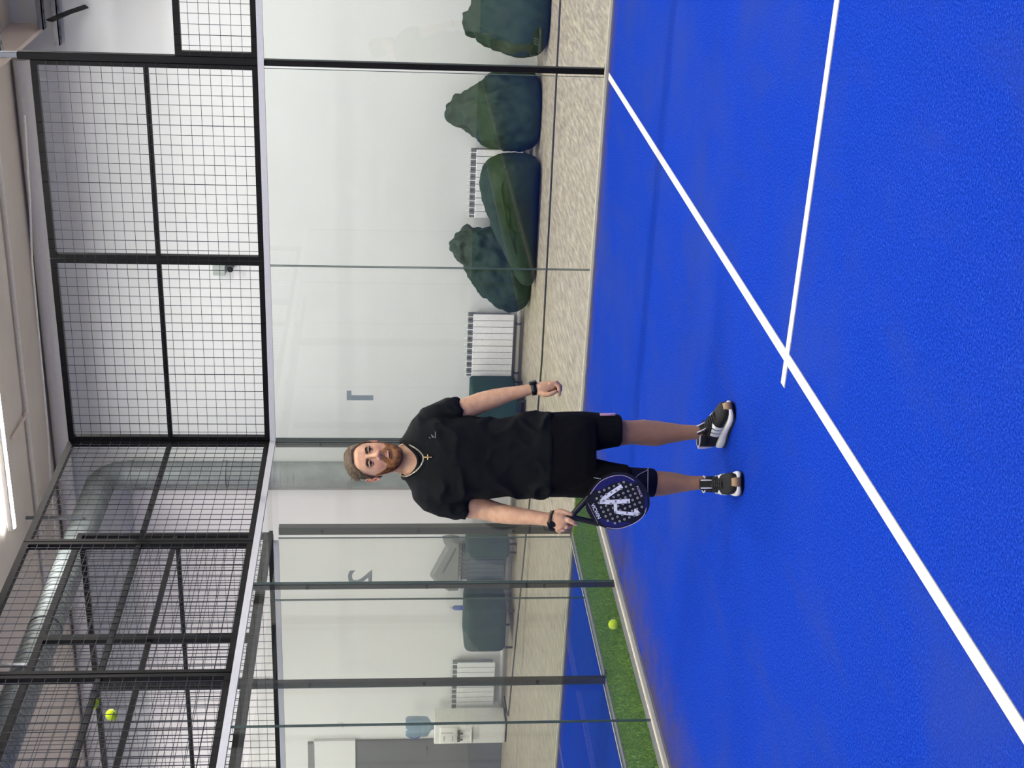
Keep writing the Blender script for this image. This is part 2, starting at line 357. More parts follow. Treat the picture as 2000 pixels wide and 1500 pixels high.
def rail(label, ax, u0, u1, w0, w1, z0, z1, mat):
    o = abox(MB(), ax, u0, u1, w0, w1, z0, z1).build('glass_rail', mat); tag(o, label, 'rail'); return o
rail('pale grey flat rail along the top of the side glass', 'x', .0, 4.9, -.004, .03, 2.458, 2.502, 'pale_strip')
rail('pale grey flat rail along the top of the back glass', 'y', -.006, -5.2, -.03, .004, 2.458, 2.502, 'pale_strip')
rail('dark grey beam along the far court back wall', 'y', .0, -5.2, -.9, -.84, 2.502, 2.532, 'dark_grey_steel')
rail('pale rail along the far court side glass', 'x', -.95, -6.0, -.004, .03, 2.458, 2.502, 'pale_strip')
def post(label, x0, x1, y0, y1, z1, mat='dark_grey_steel', extra=None):
    root = empty('steel_post', ((x0+x1)/2, (y0+y1)/2, 0)); tag(root, label, 'post'); ox, oy = root.location.x, root.location.y
    MB().bbox((x0-ox, y0-oy, 0), (x1-ox, y1-oy, z1), .004, 1).build('shaft', mat, root)
    MB().box((x0-ox-.03, y0-oy-.0, 0), (x1-ox+.03, y1-oy+.02, .012)).build('base_plate', 'dark_grey_steel', root)
    if extra: MB().bbox((x0-ox+.008, y0-oy+.01, z1), (x1-ox-.008, y1-oy-.01, extra), .004, 1).build('extension', 'channel_steel', root)
    for z in (.5, 1.3, 2.1): MB().tube([(0, y0-oy-.012, z), (0, y0-oy+.01, z)], .012, 10).build('glass_clamp', 'black_steel', root)
    return root
post('black square post outside the side glass where the long white line ends', 2.99, 3.032, .014, .05, 2.46, 'black_steel')
o = MB().bbox((2.992, .002, 2.46), (3.047, .06, 4.16), .004, 1).build('steel_post', 'black_steel'); tag(o, 'tall black upper post beside the low mesh panel', 'post')
MB().bbox((3.0, .01, 4.16), (3.04, .05, 5.38), .004, 1).build('extension', 'channel_steel', o)
post('dark grey post standing at the corner of the near court', -.075, -.015, .02, .08, 2.46)
post('dark grey post standing at the corner of the far court', -.915, -.845, .05, .12, 2.46)
post('dark grey post in the turf outside the near court back glass', -.058, -.018, -2.055, -2.015, 2.46)
post('dark grey post at the far court back glass beside the radiator', -.895, -.853, -2.015, -1.975, 2.46)
post('dark grey far court back post at the left edge of view', -.895, -.853, -4.03, -3.99, 2.46)
post('dark grey near court back post at the left edge of view', -.058, -.018, -4.06, -4.02, 2.46)
def pane(label, ax, u0, u1, w0, w1, z0=.016, z1=2.458):
    u0, u1 = min(u0, u1), max(u0, u1)
    root = empty('court_glass_screen', ((u0+u1)/2 if ax == 'x' else (w0+w1)/2, (w0+w1)/2 if ax == 'x' else (u0+u1)/2, z0)); tag(root, label, 'glass wall'); off = V(root.location)
    e = .0035
    def B(name, mat, *q):
        mb = MB()
        for k in q: abox(mb, ax, *k)
        mb.v = [tuple(V(p)-off) for p in mb.v]; return mb.build(name, mat, root)
    B('pane', 'glass_clear', (u0+e, u1-e, w0, w1, z0+e, z1))
    B('polished_edge', 'glass_edge', (u0, u0+e, w0, w1, z0, z1), (u1-e, u1, w0, w1, z0, z1), (u0+e, u1-e, w0, w1, z0, z0+e))
    return root
pane('clear side glass pane between the court corner and the thin joint', 'x', .012, 1.484, 0, .01)
pane('clear side glass pane between the thin joint and the black post', 'x', 1.489, 2.978, 0, .01)
pane('clear side glass pane right of the black post', 'x', 3.042, 4.7, 0, .01)
pane('clear back glass pane beside the court corner behind the player', 'y', -.002, -2.05, -.012, -.002)
pane('clear back glass pane in front of the far court post', 'y', -2.055, -3.526, -.012, -.002)
pane('clear back glass pane at the left edge of view', 'y', -3.531, -5.2, -.012, -.002)
pane('far court side glass pane next to its corner', 'x', -.915, -2.4, 0, .01)
pane('far court side glass pane in front of the green pouf', 'x', -2.404, -3.9, 0, .01)
pane('far court side glass pane in front of the water cooler', 'x', -3.904, -6.2, 0, .01)
pane('far court back glass pane ending at its corner', 'y', -.004, -.912, -.912, -.902)
pane('far court back glass pane left of its first joint', 'y', -.916, -1.985, -.912, -.902)
pane('far court back glass pane behind its middle post', 'y', -2.0, -2.905, -.912, -.902)
pane('far court back glass pane furthest to the left', 'y', -2.91, -4.6, -.912, -.902)
# court numbers stuck on the outside of the glass, so they read mirrored from here
def sticker(label, body, x0, x1, z0, z1):
    me = text_mesh(body, .28, .0003); xs = [v.co.x for v in me.vertices]; ys = [v.co.y for v in me.vertices]
    for v in me.vertices:
        v.co = V((x1-(v.co.x-min(xs))/(max(xs)-min(xs))*(x1-x0), .0112+v.co.z*.5, z0+(v.co.y-min(ys))/(max(ys)-min(ys))*(z1-z0)))
    o = link_mesh('number_sticker', me, 'sticker_grey'); tag(o, label, 'sticker')
mb = MB(); mb.box((.355, .0108, 1.68), (.40, .0116, 1.89)).box((.40, .0108, 1.852), (.44, .0116, 1.89)); tag(mb.build('number_sticker', 'sticker_grey'), 'grey mirrored number 1 stuck on the side glass', 'sticker')
sticker('grey mirrored number 2 stuck on the far court glass', '2', -1.40, -1.235, 1.685, 1.89)

# ------------------------------------------------------------------ ceiling services and lamps
def linear_lamp(label, x, y, z, ln=1.5, ax='x', power=None, group=None):
    root = empty('linear_lamp', (x, y, z), 0 if ax == 'x' else math.pi/2); tag(root, label, 'lamp', group)
    MB().bbox((-ln/2, -.032, .0), (ln/2, .032, .055), .008, 2).build('housing', 'pale_strip', root)
    MB().bbox((-ln/2+.02, -.024, -.022), (ln/2-.02, .024, .002), .01, 2).build('diffuser', 'lamp_glow', root)
    for s in (-1, 1): MB().tube([(s*ln/3, 0, .06), (s*ln/3, 0, ZC-z)], .006, 6).build('suspension', 'channel_steel', root)
    L = bpy.data.lights.new('lamp_light', 'AREA'); L.shape = 'RECTANGLE'; L.size = ln-.1; L.size_y = .06; L.energy = power or LIGHT_W; L.color = (1, .985, .965); L.spread = math.radians(165)
    lo = bpy.data.objects.new('lamp_light', L); COL.objects.link(lo); lo.parent = root; lo.location = (0, 0, -.03)
    U = L.copy(); U.energy = L.energy*.7; uo = bpy.data.objects.new('lamp_uplight', U); COL.objects.link(uo); uo.parent = root; uo.location = (0, 0, .065); uo.rotation_euler.x = math.pi
    return root
# the row over the hallway, seen at the picture's left edge, and the rows over the courts
linear_lamp('bright linear lamp under the ceiling above the hallway', -1.36, 2.42, 5.3, 1.85, power=HALL_W)
for k, (x, y) in enumerate([(1.6, 2.42), (4.4, 2.42), (7.2, 2.42), (-7.0, 2.2), (-10.0, 2.2)]):
    linear_lamp('linear lamp of the row hanging over the hallway', x, y, 5.3, 1.85, power=HALL_W, group='lamps over the hallway')
for x in (-8.5, -5, 1.5, 5.0, 8.5):
    for y in (-2.6, -5.6, -8.6, -11.6):
        linear_lamp('linear lamp hanging high over the courts', x, y, 5.2, 1.75, power=LIGHT_W*(1 if y > -7 else .66), group='lamps over the courts')
def simple(name, mb, mat, label, cat, smooth=True, group=None):
    o = mb.build(name, mat, None)
    if smooth: sharp(o, 40)
    return tag(o, label, cat, group)
simple('air_pipe', MB().tube([(1.98, 4.58, 5.29), (-8, 4.58, 5.29)], .09, 20), 'pale_strip', 'pale round pipe running along the top of the back wall', 'pipe')
simple('conduit', MB().tube([(1.9, 3.66, 5.37), (-5, 3.52, 5.37)], .022, 10), 'pipe_white', 'thin beige conduit running across the ceiling', 'pipe')
simple('pipe_bracket', MB().tube([(-1.55, 3.5, 5.36), (-1.55, 3.0, 5.38)], .016, 8).ball((-1.55, 3.55, 5.37), .03), 'beam_beige', 'short beige bracket arm beside the ceiling conduit', 'bracket')
CABLE = [(1.55, 4.0, 5.17), (.62, 4.0, 5.21), (.03, 4.0, 5.25), (-.72, 4.0, 5.262), (-1.4, 4.0, 5.27), (-2.0, 4.0, 5.28), (-2.6, 4.0, 5.31), (-3.6, 4.0, 5.33)]
simple('ceiling_cable', MB().tube(CABLE, .011, 6), 'cooler_white', 'thin pale cable drooping along the ceiling beside the round pipe', 'cable')
def channel(label, x0, x1, y, z, w=.045):
    mb = MB().box((x0, y-w, z), (x1, y+w, z+.012)).box((x0, y-w, z), (x1, y-w+.008, z+.06)).box((x0, y+w-.008, z), (x1, y+w, z+.06))
    o = mb.build('strut_channel', 'channel_steel'); tag(o, label, 'channel')
    h = MB(); [h.box((x0+.05+i*.1, y-.012, z-.001), (x0+.09+i*.1, y+.012, z+.0005)) for i in range(int((x1-x0)/.1)-1)]; h.build('slots', 'black_steel', o)
channel('perforated steel channel nearest the ceiling beam edge', 2.43, 4.2, 2.87, 5.02)
channel('steel channel ending at the lower edge of the beige beam', 2.315, 4.0, 4.46, 5.0)
channel('longest perforated steel channel reaching past the beige beam', 2.12, 4.0, 4.66, 4.90)
simple('cable_strap', MB().tube([(2.42, 4.35, 4.92), (2.46, 4.6, 4.78), (2.5, 4.72, 4.63)], .05, 8, .25), 'black_rubber', 'black strap hanging from the steel channel by the beam', 'strap')
# spiral duct coming down the back wall
d = empty('ventilation_duct', (-2.8, 4.5, 2.0)); tag(d, 'galvanised spiral air duct with an elbow, running down the back wall', 'duct')
DX, DY, DZ, DR = -2.8, 4.5, 4.83, .155
def spiral(path, r, pitch=.075):
    """tube with raised seam rings"""
    P = [V(p) for p in path]; mb = MB(); mb.tube(P, r, 28); L = (P[1]-P[0]); n = int(L.length/pitch); u = L.normalized()
    for i in range(1, n): c = P[0]+u*pitch*i; mb.tube([c-u*.004, c+u*.004], r+.0035, 28)
    return mb
def rel(mb): mb.v = [(x-DX, y-DY, z-2.0) for x, y, z in mb.v]; return mb
sharp(rel(spiral([(DX, DY, .02), (DX, DY, DZ-.28)], DR)).build('riser', 'galvanised', d), 30)
el = MB(); el.tube([(DX, DY-.28*(1-math.cos(a)), DZ-.28+.28*math.sin(a)) for a in np.linspace(0, math.pi/2, 9)], DR*1.01, 28); sharp(rel(el).build('elbow', 'galvanised', d), 30)
sharp(rel(spiral([(DX, DY-.28, DZ), (DX, -6, DZ)], DR)).build('run', 'galvanised', d), 30)
for p, q in [((DX, DY, 4.50), (DX, DY, 4.56)), ((DX, DY, 3.42), (DX, DY, 3.47)), ((DX, DY-.27, DZ), (DX, DY-.33, DZ)), ((DX, 1.5, DZ), (DX, 1.42, DZ)), ((DX, DY-.62, DZ), (DX, DY-.67, DZ))]:
    sharp(rel(MB().tube([p, q], DR+.012, 28)).build('coupling', 'galvanised', d), 30)
for y in (3.2, 0.6, -2, -4.5):
    for s in (-.18, .18): rel(MB().box((DX+s-.01, y, DZ-.03), (DX+s+.01, y+.04, ZC))).build('hanger', 'channel_steel', d)
# security camera on the back wall
c = empty('security_camera', (-.29, 4.75, 3.40)); tag(c, 'grey security camera box with a dark lens high on the back wall', 'camera')
MB().bbox((-.085, -.10, -.05), (.03, 0, .09), .01, 2).build('body', 'camera_grey', c); sharp(MB().tube([(.01, -.0, -.11), (.01, -.15, -.11)], .034, 18).build('lens', 'lens_black', c)); MB().bbox((.02, -.02, -.22), (.07, 0, .0), .004, 1).build('mount', 'pale_strip', c)

# ------------------------------------------------------------------ hallway furniture
def radiator(label, x0, x1, z0, z1, yb, body='radiator_white', n=10):
    root = empty('radiator', (x0, yb, z0)); tag(root, label, 'radiator'); wd = x1-x0; p = wd/n; h = z1-z0
    mb = MB(); bk = MB().box((.01, -.075, .03), (wd-.01, -.02, h-.06))
    for i in range(n):
        a = i*p; mb.bbox((a+.003, -.10, 0), (a+p-.003, -.085, h-.075), .004, 1); mb.box((a+p/2-.003, -.085, .01), (a+p/2+.003, -.01, h-.0))
        mb.box((a+.004, -.086, h-.014), (a+.010, -.01, h)); mb.box((a+p-.008, -.05, h), (a+p-.003, -.04, h+.022))
        for yy in (-.07, -.045, -.022): bk.box((a+.008, yy-.004, h-.10), (a+p-.008, yy+.004, h-.02))
    mb.build('sections', body, root); bk.build('core', 'radiator_gap', root)
    MB().tube([(-.005, -.05, .03), (-.06, -.05, .03)], .018, 12).tube([(-.05, -.05, .03), (-.05, -.05, -.05)], .013, 10).build('valve', 'radiator_gap', root)
    for s in (.15, .85): MB().box((wd*s-.01, -.012, h*.3), (wd*s+.01, .0, h*.8)).build('bracket', body, root)
    return root
radiator('white wall radiator partly hidden behind the reclining green beanbag', .35, 1.13, .11, .69, 4.72, n=10)
radiator('white wall radiator beside the folded green beanbag', -1.58, -.79, .12, .66, 4.72, n=10)
radiator('slate grey radiator below the grey bag', -4.34, -3.84, .09, .63, 4.66, 'radiator_slate', 8)  # dark colour paints in the dimmer view through the reflection
radiator('white wall radiator between the dark post and the water cooler', -6.36, -5.58, .15, .71, 4.66, n=10)
hp = empty('heating_pipe', (0, 4.70, .058)); tag(hp, 'pale heating pipe running along the foot of the back wall', 'pipe')
sharp(MB().tube([(1.3, 0, 0), (-3.0, 0, 0), (-3.13, -.06, 0), (-6.5, -.06, 0)], .024, 12).build('pipe', 'pipe_white', hp))
for x in (1.0, -.93, -1.55, -2.6): sharp(MB().tube([(x-.012, 0, 0), (x+.012, 0, 0)], .031, 12).build('clamp', 'radiator_gap', hp))
simple('floor_cable', MB().tube([(4.4, 2.88, .006), (3.0, 2.955, .006), (1.2, 2.83, .006), (-.5, 2.75, .006), (-1.8, 2.93, .006), (-2.85, 3.24, .006), (-4.4, 3.62, .006), (-6.0, 4.02, .006), (-6.1, 4.2, .006), (-6.15, 4.6, .006)], .011, 8), 'cable_black', 'thin black cable lying across the hallway floor', 'cable')

def wrinkle(o, amp, freq, seed, fold=0):
    me = o.data; bm = bmesh.new(); bm.from_mesh(me); bm.normal_update()
    zs = [v.co.z for v in bm.verts]; z0, z1 = min(zs), max(zs); mv = []
    for v in bm.verts:
        p = v.co*freq + V((seed, seed*2.3, -seed)); t = (v.co.z-z0)/(z1-z0)
        r = 1-abs(noise.noise(V((p.x*1.2, p.y*1.2, p.z*.45)))*2.0)      # ridged, stretched along height
        d = amp*(r-.6)*(.25+t) + amp*.5*noise.noise(p*2.7)*(.4+t)
        mv.append(v.normal*d*min(1, (v.co.z-z0)/.06))
    for v, d in zip(bm.verts, mv): v.co += d
    bm.to_mesh(me); bm.free()
def subsurf(o, lv=2):
    m = o.modifiers.new('s', 'SUBSURF'); m.levels = lv; m.render_levels = lv; dg = bpy.context.evaluated_depsgraph_get()
    me = bpy.data.meshes.new_from_object(o.evaluated_get(dg)); o.modifiers.clear(); old = o.data; o.data = me; me.name = old.name; bpy.data.meshes.remove(old)
    me.polygons.foreach_set('use_smooth', [True]*len(me.polygons))
def beanbag(label, secs, axis='z', seed=1, amp=.03, seams=None):
    """secs: (t, lo, hi, centre y, half depth): slices along axis"""
    lo = secs[0]; c0 = V(((lo[1]+lo[2])/2 if axis == 'z' else lo[0], lo[3], 0)); mb = MB(); S = []
    if axis == 'z':
        for t, a, b, yc, yd in secs: S.append(((((a+b)/2)-c0.x, yc-c0.y, t), ((b-a)/2, 0, 0), (0, yd, 0), 2.3))
        S.insert(0, (S[0][0], V(S[0][1])*.5, V(S[0][2])*.5, 2.2)); S.append((V(S[-1][0])+V((0, 0, .006)), V(S[-1][1])*.4, V(S[-1][2])*.4, 2))
    else:
        for t, a, b, yc, yd in secs: S.append(((t-c0.x, yc-c0.y, (a+b)/2), (0, yd, 0), (0, 0, (b-a)/2), 2.4))
    mb.loft(S, 28); root = empty('beanbag', c0); tag(root, label, 'beanbag')
    o = mb.build('cover', 'beanbag_green', root); subsurf(o, 2); wrinkle(o, amp, 5.5, seed)
    if seams:
        for q in seams:
            s = MB().tube([V(p)-c0 for p in q], .006, 6); sharp(s.build('piping', 'beanbag_green', root))
    return root
beanbag('upright green beanbag with a pinched top, just left of the black post', [(.0, 1.30, 1.98, 4.32, .33), (.08, 1.23, 2.06, 4.32, .37), (.2, 1.215, 2.08, 4.32, .37), (.36, 1.22, 2.05, 4.33, .36), (.5, 1.24, 2.01, 4.33, .33), (.62, 1.31, 1.93, 4.38, .27), (.72, 1.37, 1.82, 4.43, .21), (.81, 1.42, 1.75, 4.47, .16), (.88, 1.45, 1.70, 4.5, .12), (.93, 1.49, 1.65, 4.51, .08), (.955, 1.53, 1.61, 4.51, .04)], seed=3, amp=.05)
beanbag('green beanbag right of the black post, cut by the picture edge', [(.0, 2.36, 3.1, 4.05, .38), (.07, 2.28, 3.2, 4.05, .42), (.26, 2.24, 3.24, 4.07, .43), (.42, 2.28, 3.16, 4.12, .38), (.56, 2.32, 3.02, 4.17, .31), (.66, 2.35, 2.9, 4.22, .24), (.73, 2.38, 2.78, 4.25, .18), (.79, 2.44, 2.68, 4.26, .11), (.81, 2.5, 2.6, 4.26, .05)], seed=9, amp=.035)
beanbag('long green beanbag lying on its side in front of the folded one', [(1.265, .14, .26, 3.9, .1), (1.25, .05, .38, 3.9, .2), (1.21, .005, .5, 3.95, .30), (1.12, .0, .60, 3.95, .34), (.98, .0, .625, 3.95, .35), (.83, .0, .60, 3.94, .34), (.68, .0, .55, 3.92, .32), (.48, .0, .47, 3.9, .28), (.28, .0, .365, 3.87, .24), (.07, .0, .255, 3.83, .2), (-.04, .005, .19, 3.81, .15), (-.09, .03, .14, 3.81, .08), (-.1, .06, .1, 3.81, .03)], 'x', 5, .018,
    seams=[[(1.22, 3.68, .38), (1.0, 3.60, .42), (.7, 3.6, .36), (.4, 3.62, .27), (.1, 3.66, .16)]])
beanbag('folded green beanbag slumped behind the long one', [(.0, -.5, .26, 4.33, .24), (.06, -.58, .31, 4.33, .28), (.2, -.63, .33, 4.33, .3), (.34, -.60, .34, 4.34, .28), (.48, -.50, .34, 4.36, .25), (.58, -.38, .33, 4.39, .21), (.66, -.27, .32, 4.41, .18), (.72, -.13, .29, 4.5, .16), (.78, -.07, .24, 4.44, .13), (.83, -.02, .18, 4.45, .09), (.86, .04, .13, 4.45, .04)], seed=14, amp=.055)
def pouf(label, x0, x1, y0, y1, z1, r=.06):
    root = empty('pouf', ((x0+x1)/2, (y0+y1)/2, 0)); tag(root, label, 'pouf'); a, b = (x1-x0)/2, (y1-y0)/2
    o = MB().bbox((-a, -b, .09), (a, b, z1), r, 4).build('upholstery', 'sofa_green', root, True)
    for sx in (-1, 1):
        for sy in (-1, 1): MB().tube([(sx*(a-.06), sy*(b-.06), 0), (sx*(a-.06), sy*(b-.06), .1)], .014, 8).build('leg', 'dark_trim', root)
    return root
pouf('dark green square pouf behind the player', -2.5, -1.53, 3.95, 4.58, .61, .035)
pouf('dark green rounded pouf left of the slate radiator', -5.03, -4.37, 3.98, 4.58, .6, .09)  # solid block added for a dark green reflection in the far glass
pouf('narrow dark green pouf beside the far court corner post', -3.74, -3.50, 4.1, 4.55, .6, .04)  # added too: the right-hand end of that dark green reflection
b = empty('grey_bag', (-4.08, 4.60, .66)); tag(b, 'slumped grey bag lying on the slate radiator', 'bag')  # solid shape added for a grey patch reflected in the far glass
sil = [(-.38, .0), (-.385, .12), (-.30, .25), (-.17, .35), (-.12, .33), (.30, .14), (.37, .21), (.39, .1), (.36, .0)]
mb = MB()
def ring(s, y): return [(x*s, y, z*s+(1-s)*.08) for x, z in sil]
R_ = [ring(.85, -.10), ring(1, -.07), ring(1, .0), ring(.9, .03)]; n = len(sil)
for q in R_: mb.v += q
for i in range(3):
    for k in range(n): mb.f.append((i*n+k, i*n+(k+1) % n, (i+1)*n+(k+1) % n, (i+1)*n+k)); mb.mi.append(0)
mb.f += [tuple(range(n)), tuple(3*n+k for k in reversed(range(n)))]; mb.mi += [0, 0]
mb.build('body', 'grey_bag', b); MB().tube([(-.1, -.1, .2), (.1, -.12, .12), (.25, -.1, .05)], .012, 8, .4).build('strap', 'dark_trim', b)
w = empty('water_bottle', (-4.56, 4.3, .6)); tag(w, 'small blue bottle standing on the rounded pouf', 'bottle')  # bottle shape added for a blue reflection in the far glass
sharp(MB().loft([((0, 0, 0), (.03, 0, 0), (0, .03, 0)), ((0, 0, .11), (.03, 0, 0), (0, .03, 0)), ((0, 0, .14), (.015, 0, 0), (0, .015, 0))], 16).build('body', 'blue_plastic', w)); sharp(MB().tube([(0, 0, .14), (0, 0, .17)], .017, 14).build('cap', 'pale_strip', w))
# water cooler and its bottle
k = empty('water_cooler', (-6.39, 4.32, 0)); tag(k, 'white water cooler standing by the dark door', 'water cooler')
MB().bbox((-.155, -.17, .02), (.155, .17, .93), .018, 3).build('cabinet', 'cooler_white', k, True); MB().box((-.15, -.15, 0), (.15, .16, .03)).build('plinth', 'dark_trim', k)
MB().bbox((-.125, -.19, .63), (.125, -.16, .86), .012, 2).build('control_panel', 'cooler_white', k, True)
for x in (-.05, .05):
    tp = MB().bbox((x-.022, -.235, .60), (x+.022, -.17, .635), .006, 2).tube([(x, -.215, .6), (x, -.215, .565)], .012, 10).build('tap', 'dark_trim', k)
MB().bbox((-.11, -.21, .45), (.11, -.165, .465), .004, 1).build('drip_tray', 'pale_strip', k); MB().box((-.15, -.172, .435), (.15, -.1695, .44)).build('door_seam', 'radiator_gap', k)
MB().box((-.09, -.1925, .80), (-.01, -.1905, .806)).box((-.09, -.1925, .69), (-.01, -.1905, .695)).box((.04, -.1925, .69), (.045, -.1905, .84)).build('panel_marks', 'dark_trim', k)
w = empty('water_bottle', (-6.39, 4.32, .93)); tag(w, 'large clear blue water bottle upturned on the cooler', 'bottle')
o = MB().loft([((0, 0, .0), (.04, 0, 0), (0, .04, 0)), ((0, 0, .03), (.05, 0, 0), (0, .05, 0)), ((0, 0, .08), (.125, 0, 0), (0, .125, 0)), ((0, 0, .15), (.135, 0, 0), (0, .135, 0)), ((0, 0, .16), (.128, 0, 0), (0, .128, 0)), ((0, 0, .18), (.135, 0, 0), (0, .135, 0)), ((0, 0, .33), (.135, 0, 0), (0, .135, 0)), ((0, 0, .36), (.11, 0, 0), (0, .11, 0))], 24).build('body', 'bottle_blue', w); sharp(o, 50)
sharp(MB().tube([(-.05, -.14, .18), (-.055, -.165, .22), (-.055, -.165, .28), (-.05, -.14, .32)], .01, 8).build('handle', 'blue_plastic', w))
# door in the back wall
dr = struct(empty('door_1', (-7.5, 4.68, 0))); MB().box((-.62, -.03, 0), (.62, -.004, 1.94)).build('door_leaf', 'door_dark', dr); MB().box((-.66, -.05, 1.94), (.64, -.0, 2.48)).build('transom_panel', 'wall_white', dr)
MB().box((-.66, -.055, 2.48), (.6, -.0, 2.56)).build('door_head', 'kerb_steel', dr); sharp(MB().tube([(.5, -.03, 1.0), (.5, -.08, 1.0), (.38, -.08, 1.0)], .01, 8).build('door_handle', 'dark_trim', dr))
simple('wall_plate', MB().bbox((-6.69, 4.668, 2.10), (-6.6, 4.68, 2.17), .004, 1), 'cooler_white', 'small white plate on the wall above the water cooler', 'switch plate')
# tennis balls
def tball(label, x, y, z, r=.0335, rot=(0, 0, 0)):
    b = empty('tennis_ball', (x, y, z)); b.rotation_euler = rot; tag(b, label, 'tennis ball')
    bm = bmesh.new(); bmesh.ops.create_icosphere(bm, subdivisions=4, radius=r); me = bpy.data.meshes.new('felt'); bm.to_mesh(me); bm.free()
    me.polygons.foreach_set('use_smooth', [True]*len(me.polygons)); link_mesh('felt', me, 'tennis_ball', b)
    P = []
    for i in range(61):
        t = 2*math.pi*i/60; a = .44; q = V((a*math.cos(t)+(1-a)/1.0*math.cos(3*t)*.0+.56*math.cos(t)*0, 0, 0))
        la = .72*math.sin(2*t); lo = t+.28*math.sin(4*t)*0; q = V((math.cos(la)*math.cos(lo), math.cos(la)*math.sin(lo), math.sin(la))); P.append(q*(r*1.0))
    sharp(MB().tube(P, .0014, 6).build('seam', 'ball_seam', b))
tball('yellow tennis ball lying on the green turf strip', -.19, -2.30, .05, rot=(.5, .8, .2))
tball('upper tennis ball stuck in the mesh, half behind the middle rail', -.055, -3.235, 3.285, rot=(1.2, .3, .9))
tball('lower tennis ball stuck in the wire mesh', -.03, -3.375, 3.155, rot=(.2, 1.1, 2))
# ------------------------------------------------------------------ the player
PO = V((2.25, -4.46, 0)); PM = Matrix.Translation(PO) @ Matrix.Rotation(YAW, 4, 'Z')
def PX(x, y, z, m=0.0):
    """metres read off at depth m, moved to depth y along the line of sight"""
    k = (6.15+y)/(6.15+m); return V((.335+(x-.335)*k, y, 1.6-(1.6-z)*k))
def perp(d, flat=V((0, 1, 0))):
    d = d.normalized(); a = d.cross(flat).normalized(); return a, a.cross(d).normalized()
def limb(mb, pts, n=24, e=2.0):
    """pts: (point, side radius, depth radius)"""
    S = []
    for i, (p, ra, rb) in enumerate(pts):
        d = pts[min(i+1, len(pts)-1)][0]-pts[max(i-1, 0)][0]; a, b = perp(d); S.append((p, a*ra, b*rb, e))
    d0 = (pts[0][0]-pts[1][0]).normalized(); S.insert(0, (pts[0][0]+d0*pts[0][1]*.5, V(S[0][1])*.6, V(S[0][2])*.6, 2))
    d1 = (pts[-1][0]-pts[-2][0]).normalized(); S.append((pts[-1][0]+d1*pts[-1][1]*.4, V(S[-1][1])*.6, V(S[-1][2])*.6, 2))
    return mb.loft(S, n)
# --- head, in its own frame: x viewer's right, -y the face, z up from eye level
HZ = [.103, .100, .092, .078, .057, .033, .012, -.01, -.035, -.058, -.080, -.100, -.116, -.128, -.133]
HW = [.006, .026, .045, .0595, .070, .0745, .0755, .0745, .0725, .0695, .0645, .0565, .045, .030, .012]
HF = [.01, .030, .056, .079, .092, .0955, .0945, .0940, .0940, .0945, .0955, .0945, .091, .085, .078]
HB = [.01, .030, .055, .075, .092, .099, .100, .097, .090, .078, .060, .036, .008, -.02, -.045]
def lerp_tab(z, T): return float(np.interp(z, HZ[::-1], T[::-1]))
def bump2(x, z, cx, cz, sx, sz): return math.exp(-((x-cx)/sx)**2-((z-cz)/sz)**2)
def head_pt(ph, z):
    """ph: angle from the face direction, positive to viewer's right"""
    w, f, b = lerp_tab(z, HW), lerp_tab(z, HF), lerp_tab(z, HB); s, c = math.sin(ph), math.cos(ph); e = 2.25
    x = w*math.copysign(abs(s)**(2/e), s); yb = min(b, 0) if b < 0 else 0
    y = -(abs(c)**(2/e))*(f+yb)+yb if c >= 0 else yb + abs(c)**(2/e)*(b-yb if b > 0 else .002)
    p = V((x, y, z)); fr = max(0, c)
    ax = abs(x)
    p.y += fr*(.0085*bump2(ax, z, .031, .0, .017, .012)                # eye sockets
             - .0035*bump2(ax, z, .030, .022, .026, .009)              # brow
             - .0050*bump2(ax, z, .047, -.036, .018, .018)             # cheeks
             + .0030*bump2(ax, z, .030, -.062, .012, .016)
             - .0045*bump2(ax, z, .0, -.112, .020, .014)               # chin
             + .0035*bump2(ax, z, .0, -.094, .020, .006)
             - .0060*bump2(ax, z, .0, -.073, .026, .012))              # lips swell
    return p
HM = Matrix.Translation((-.018, .005, 1.651)) @ Matrix.Rotation(math.radians(-4.5), 4, 'Y') @ Matrix.Rotation(math.radians(14), 4, 'Z') @ Matrix.Rotation(math.radians(-2), 4, 'X')
HR = HM.to_3x3()
body = MB()
zs = np.concatenate([np.linspace(.103, .056, 14), np.linspace(.052, -.133, 52)]); nth = 72; base = 0
hv = [HM @ head_pt(2*math.pi*k/nth, z) for z in zs for k in range(nth)]; hf = []
for i in range(len(zs)-1):
    for k in range(nth): hf.append((i*nth+k, i*nth+(k+1) % nth, (i+1)*nth+(k+1) % nth, (i+1)*nth+k))
hf += [tuple(range(nth)), tuple((len(zs)-1)*nth+k for k in reversed(range(nth)))]
body.add(hv, hf)
hc = lambda pts, r, **k: body.capsule([HM @ V(p) for p in pts], r, **k)
hc([(0, -.092, .016), (0, -.104, -.012), (.0, -.116, -.034)], [.0085, .0095, .0125], flat=1.0)                 # nose bridge and tip
hc([(0, -.104, -.040), (0, -.094, -.046)], [.012, .010]); 
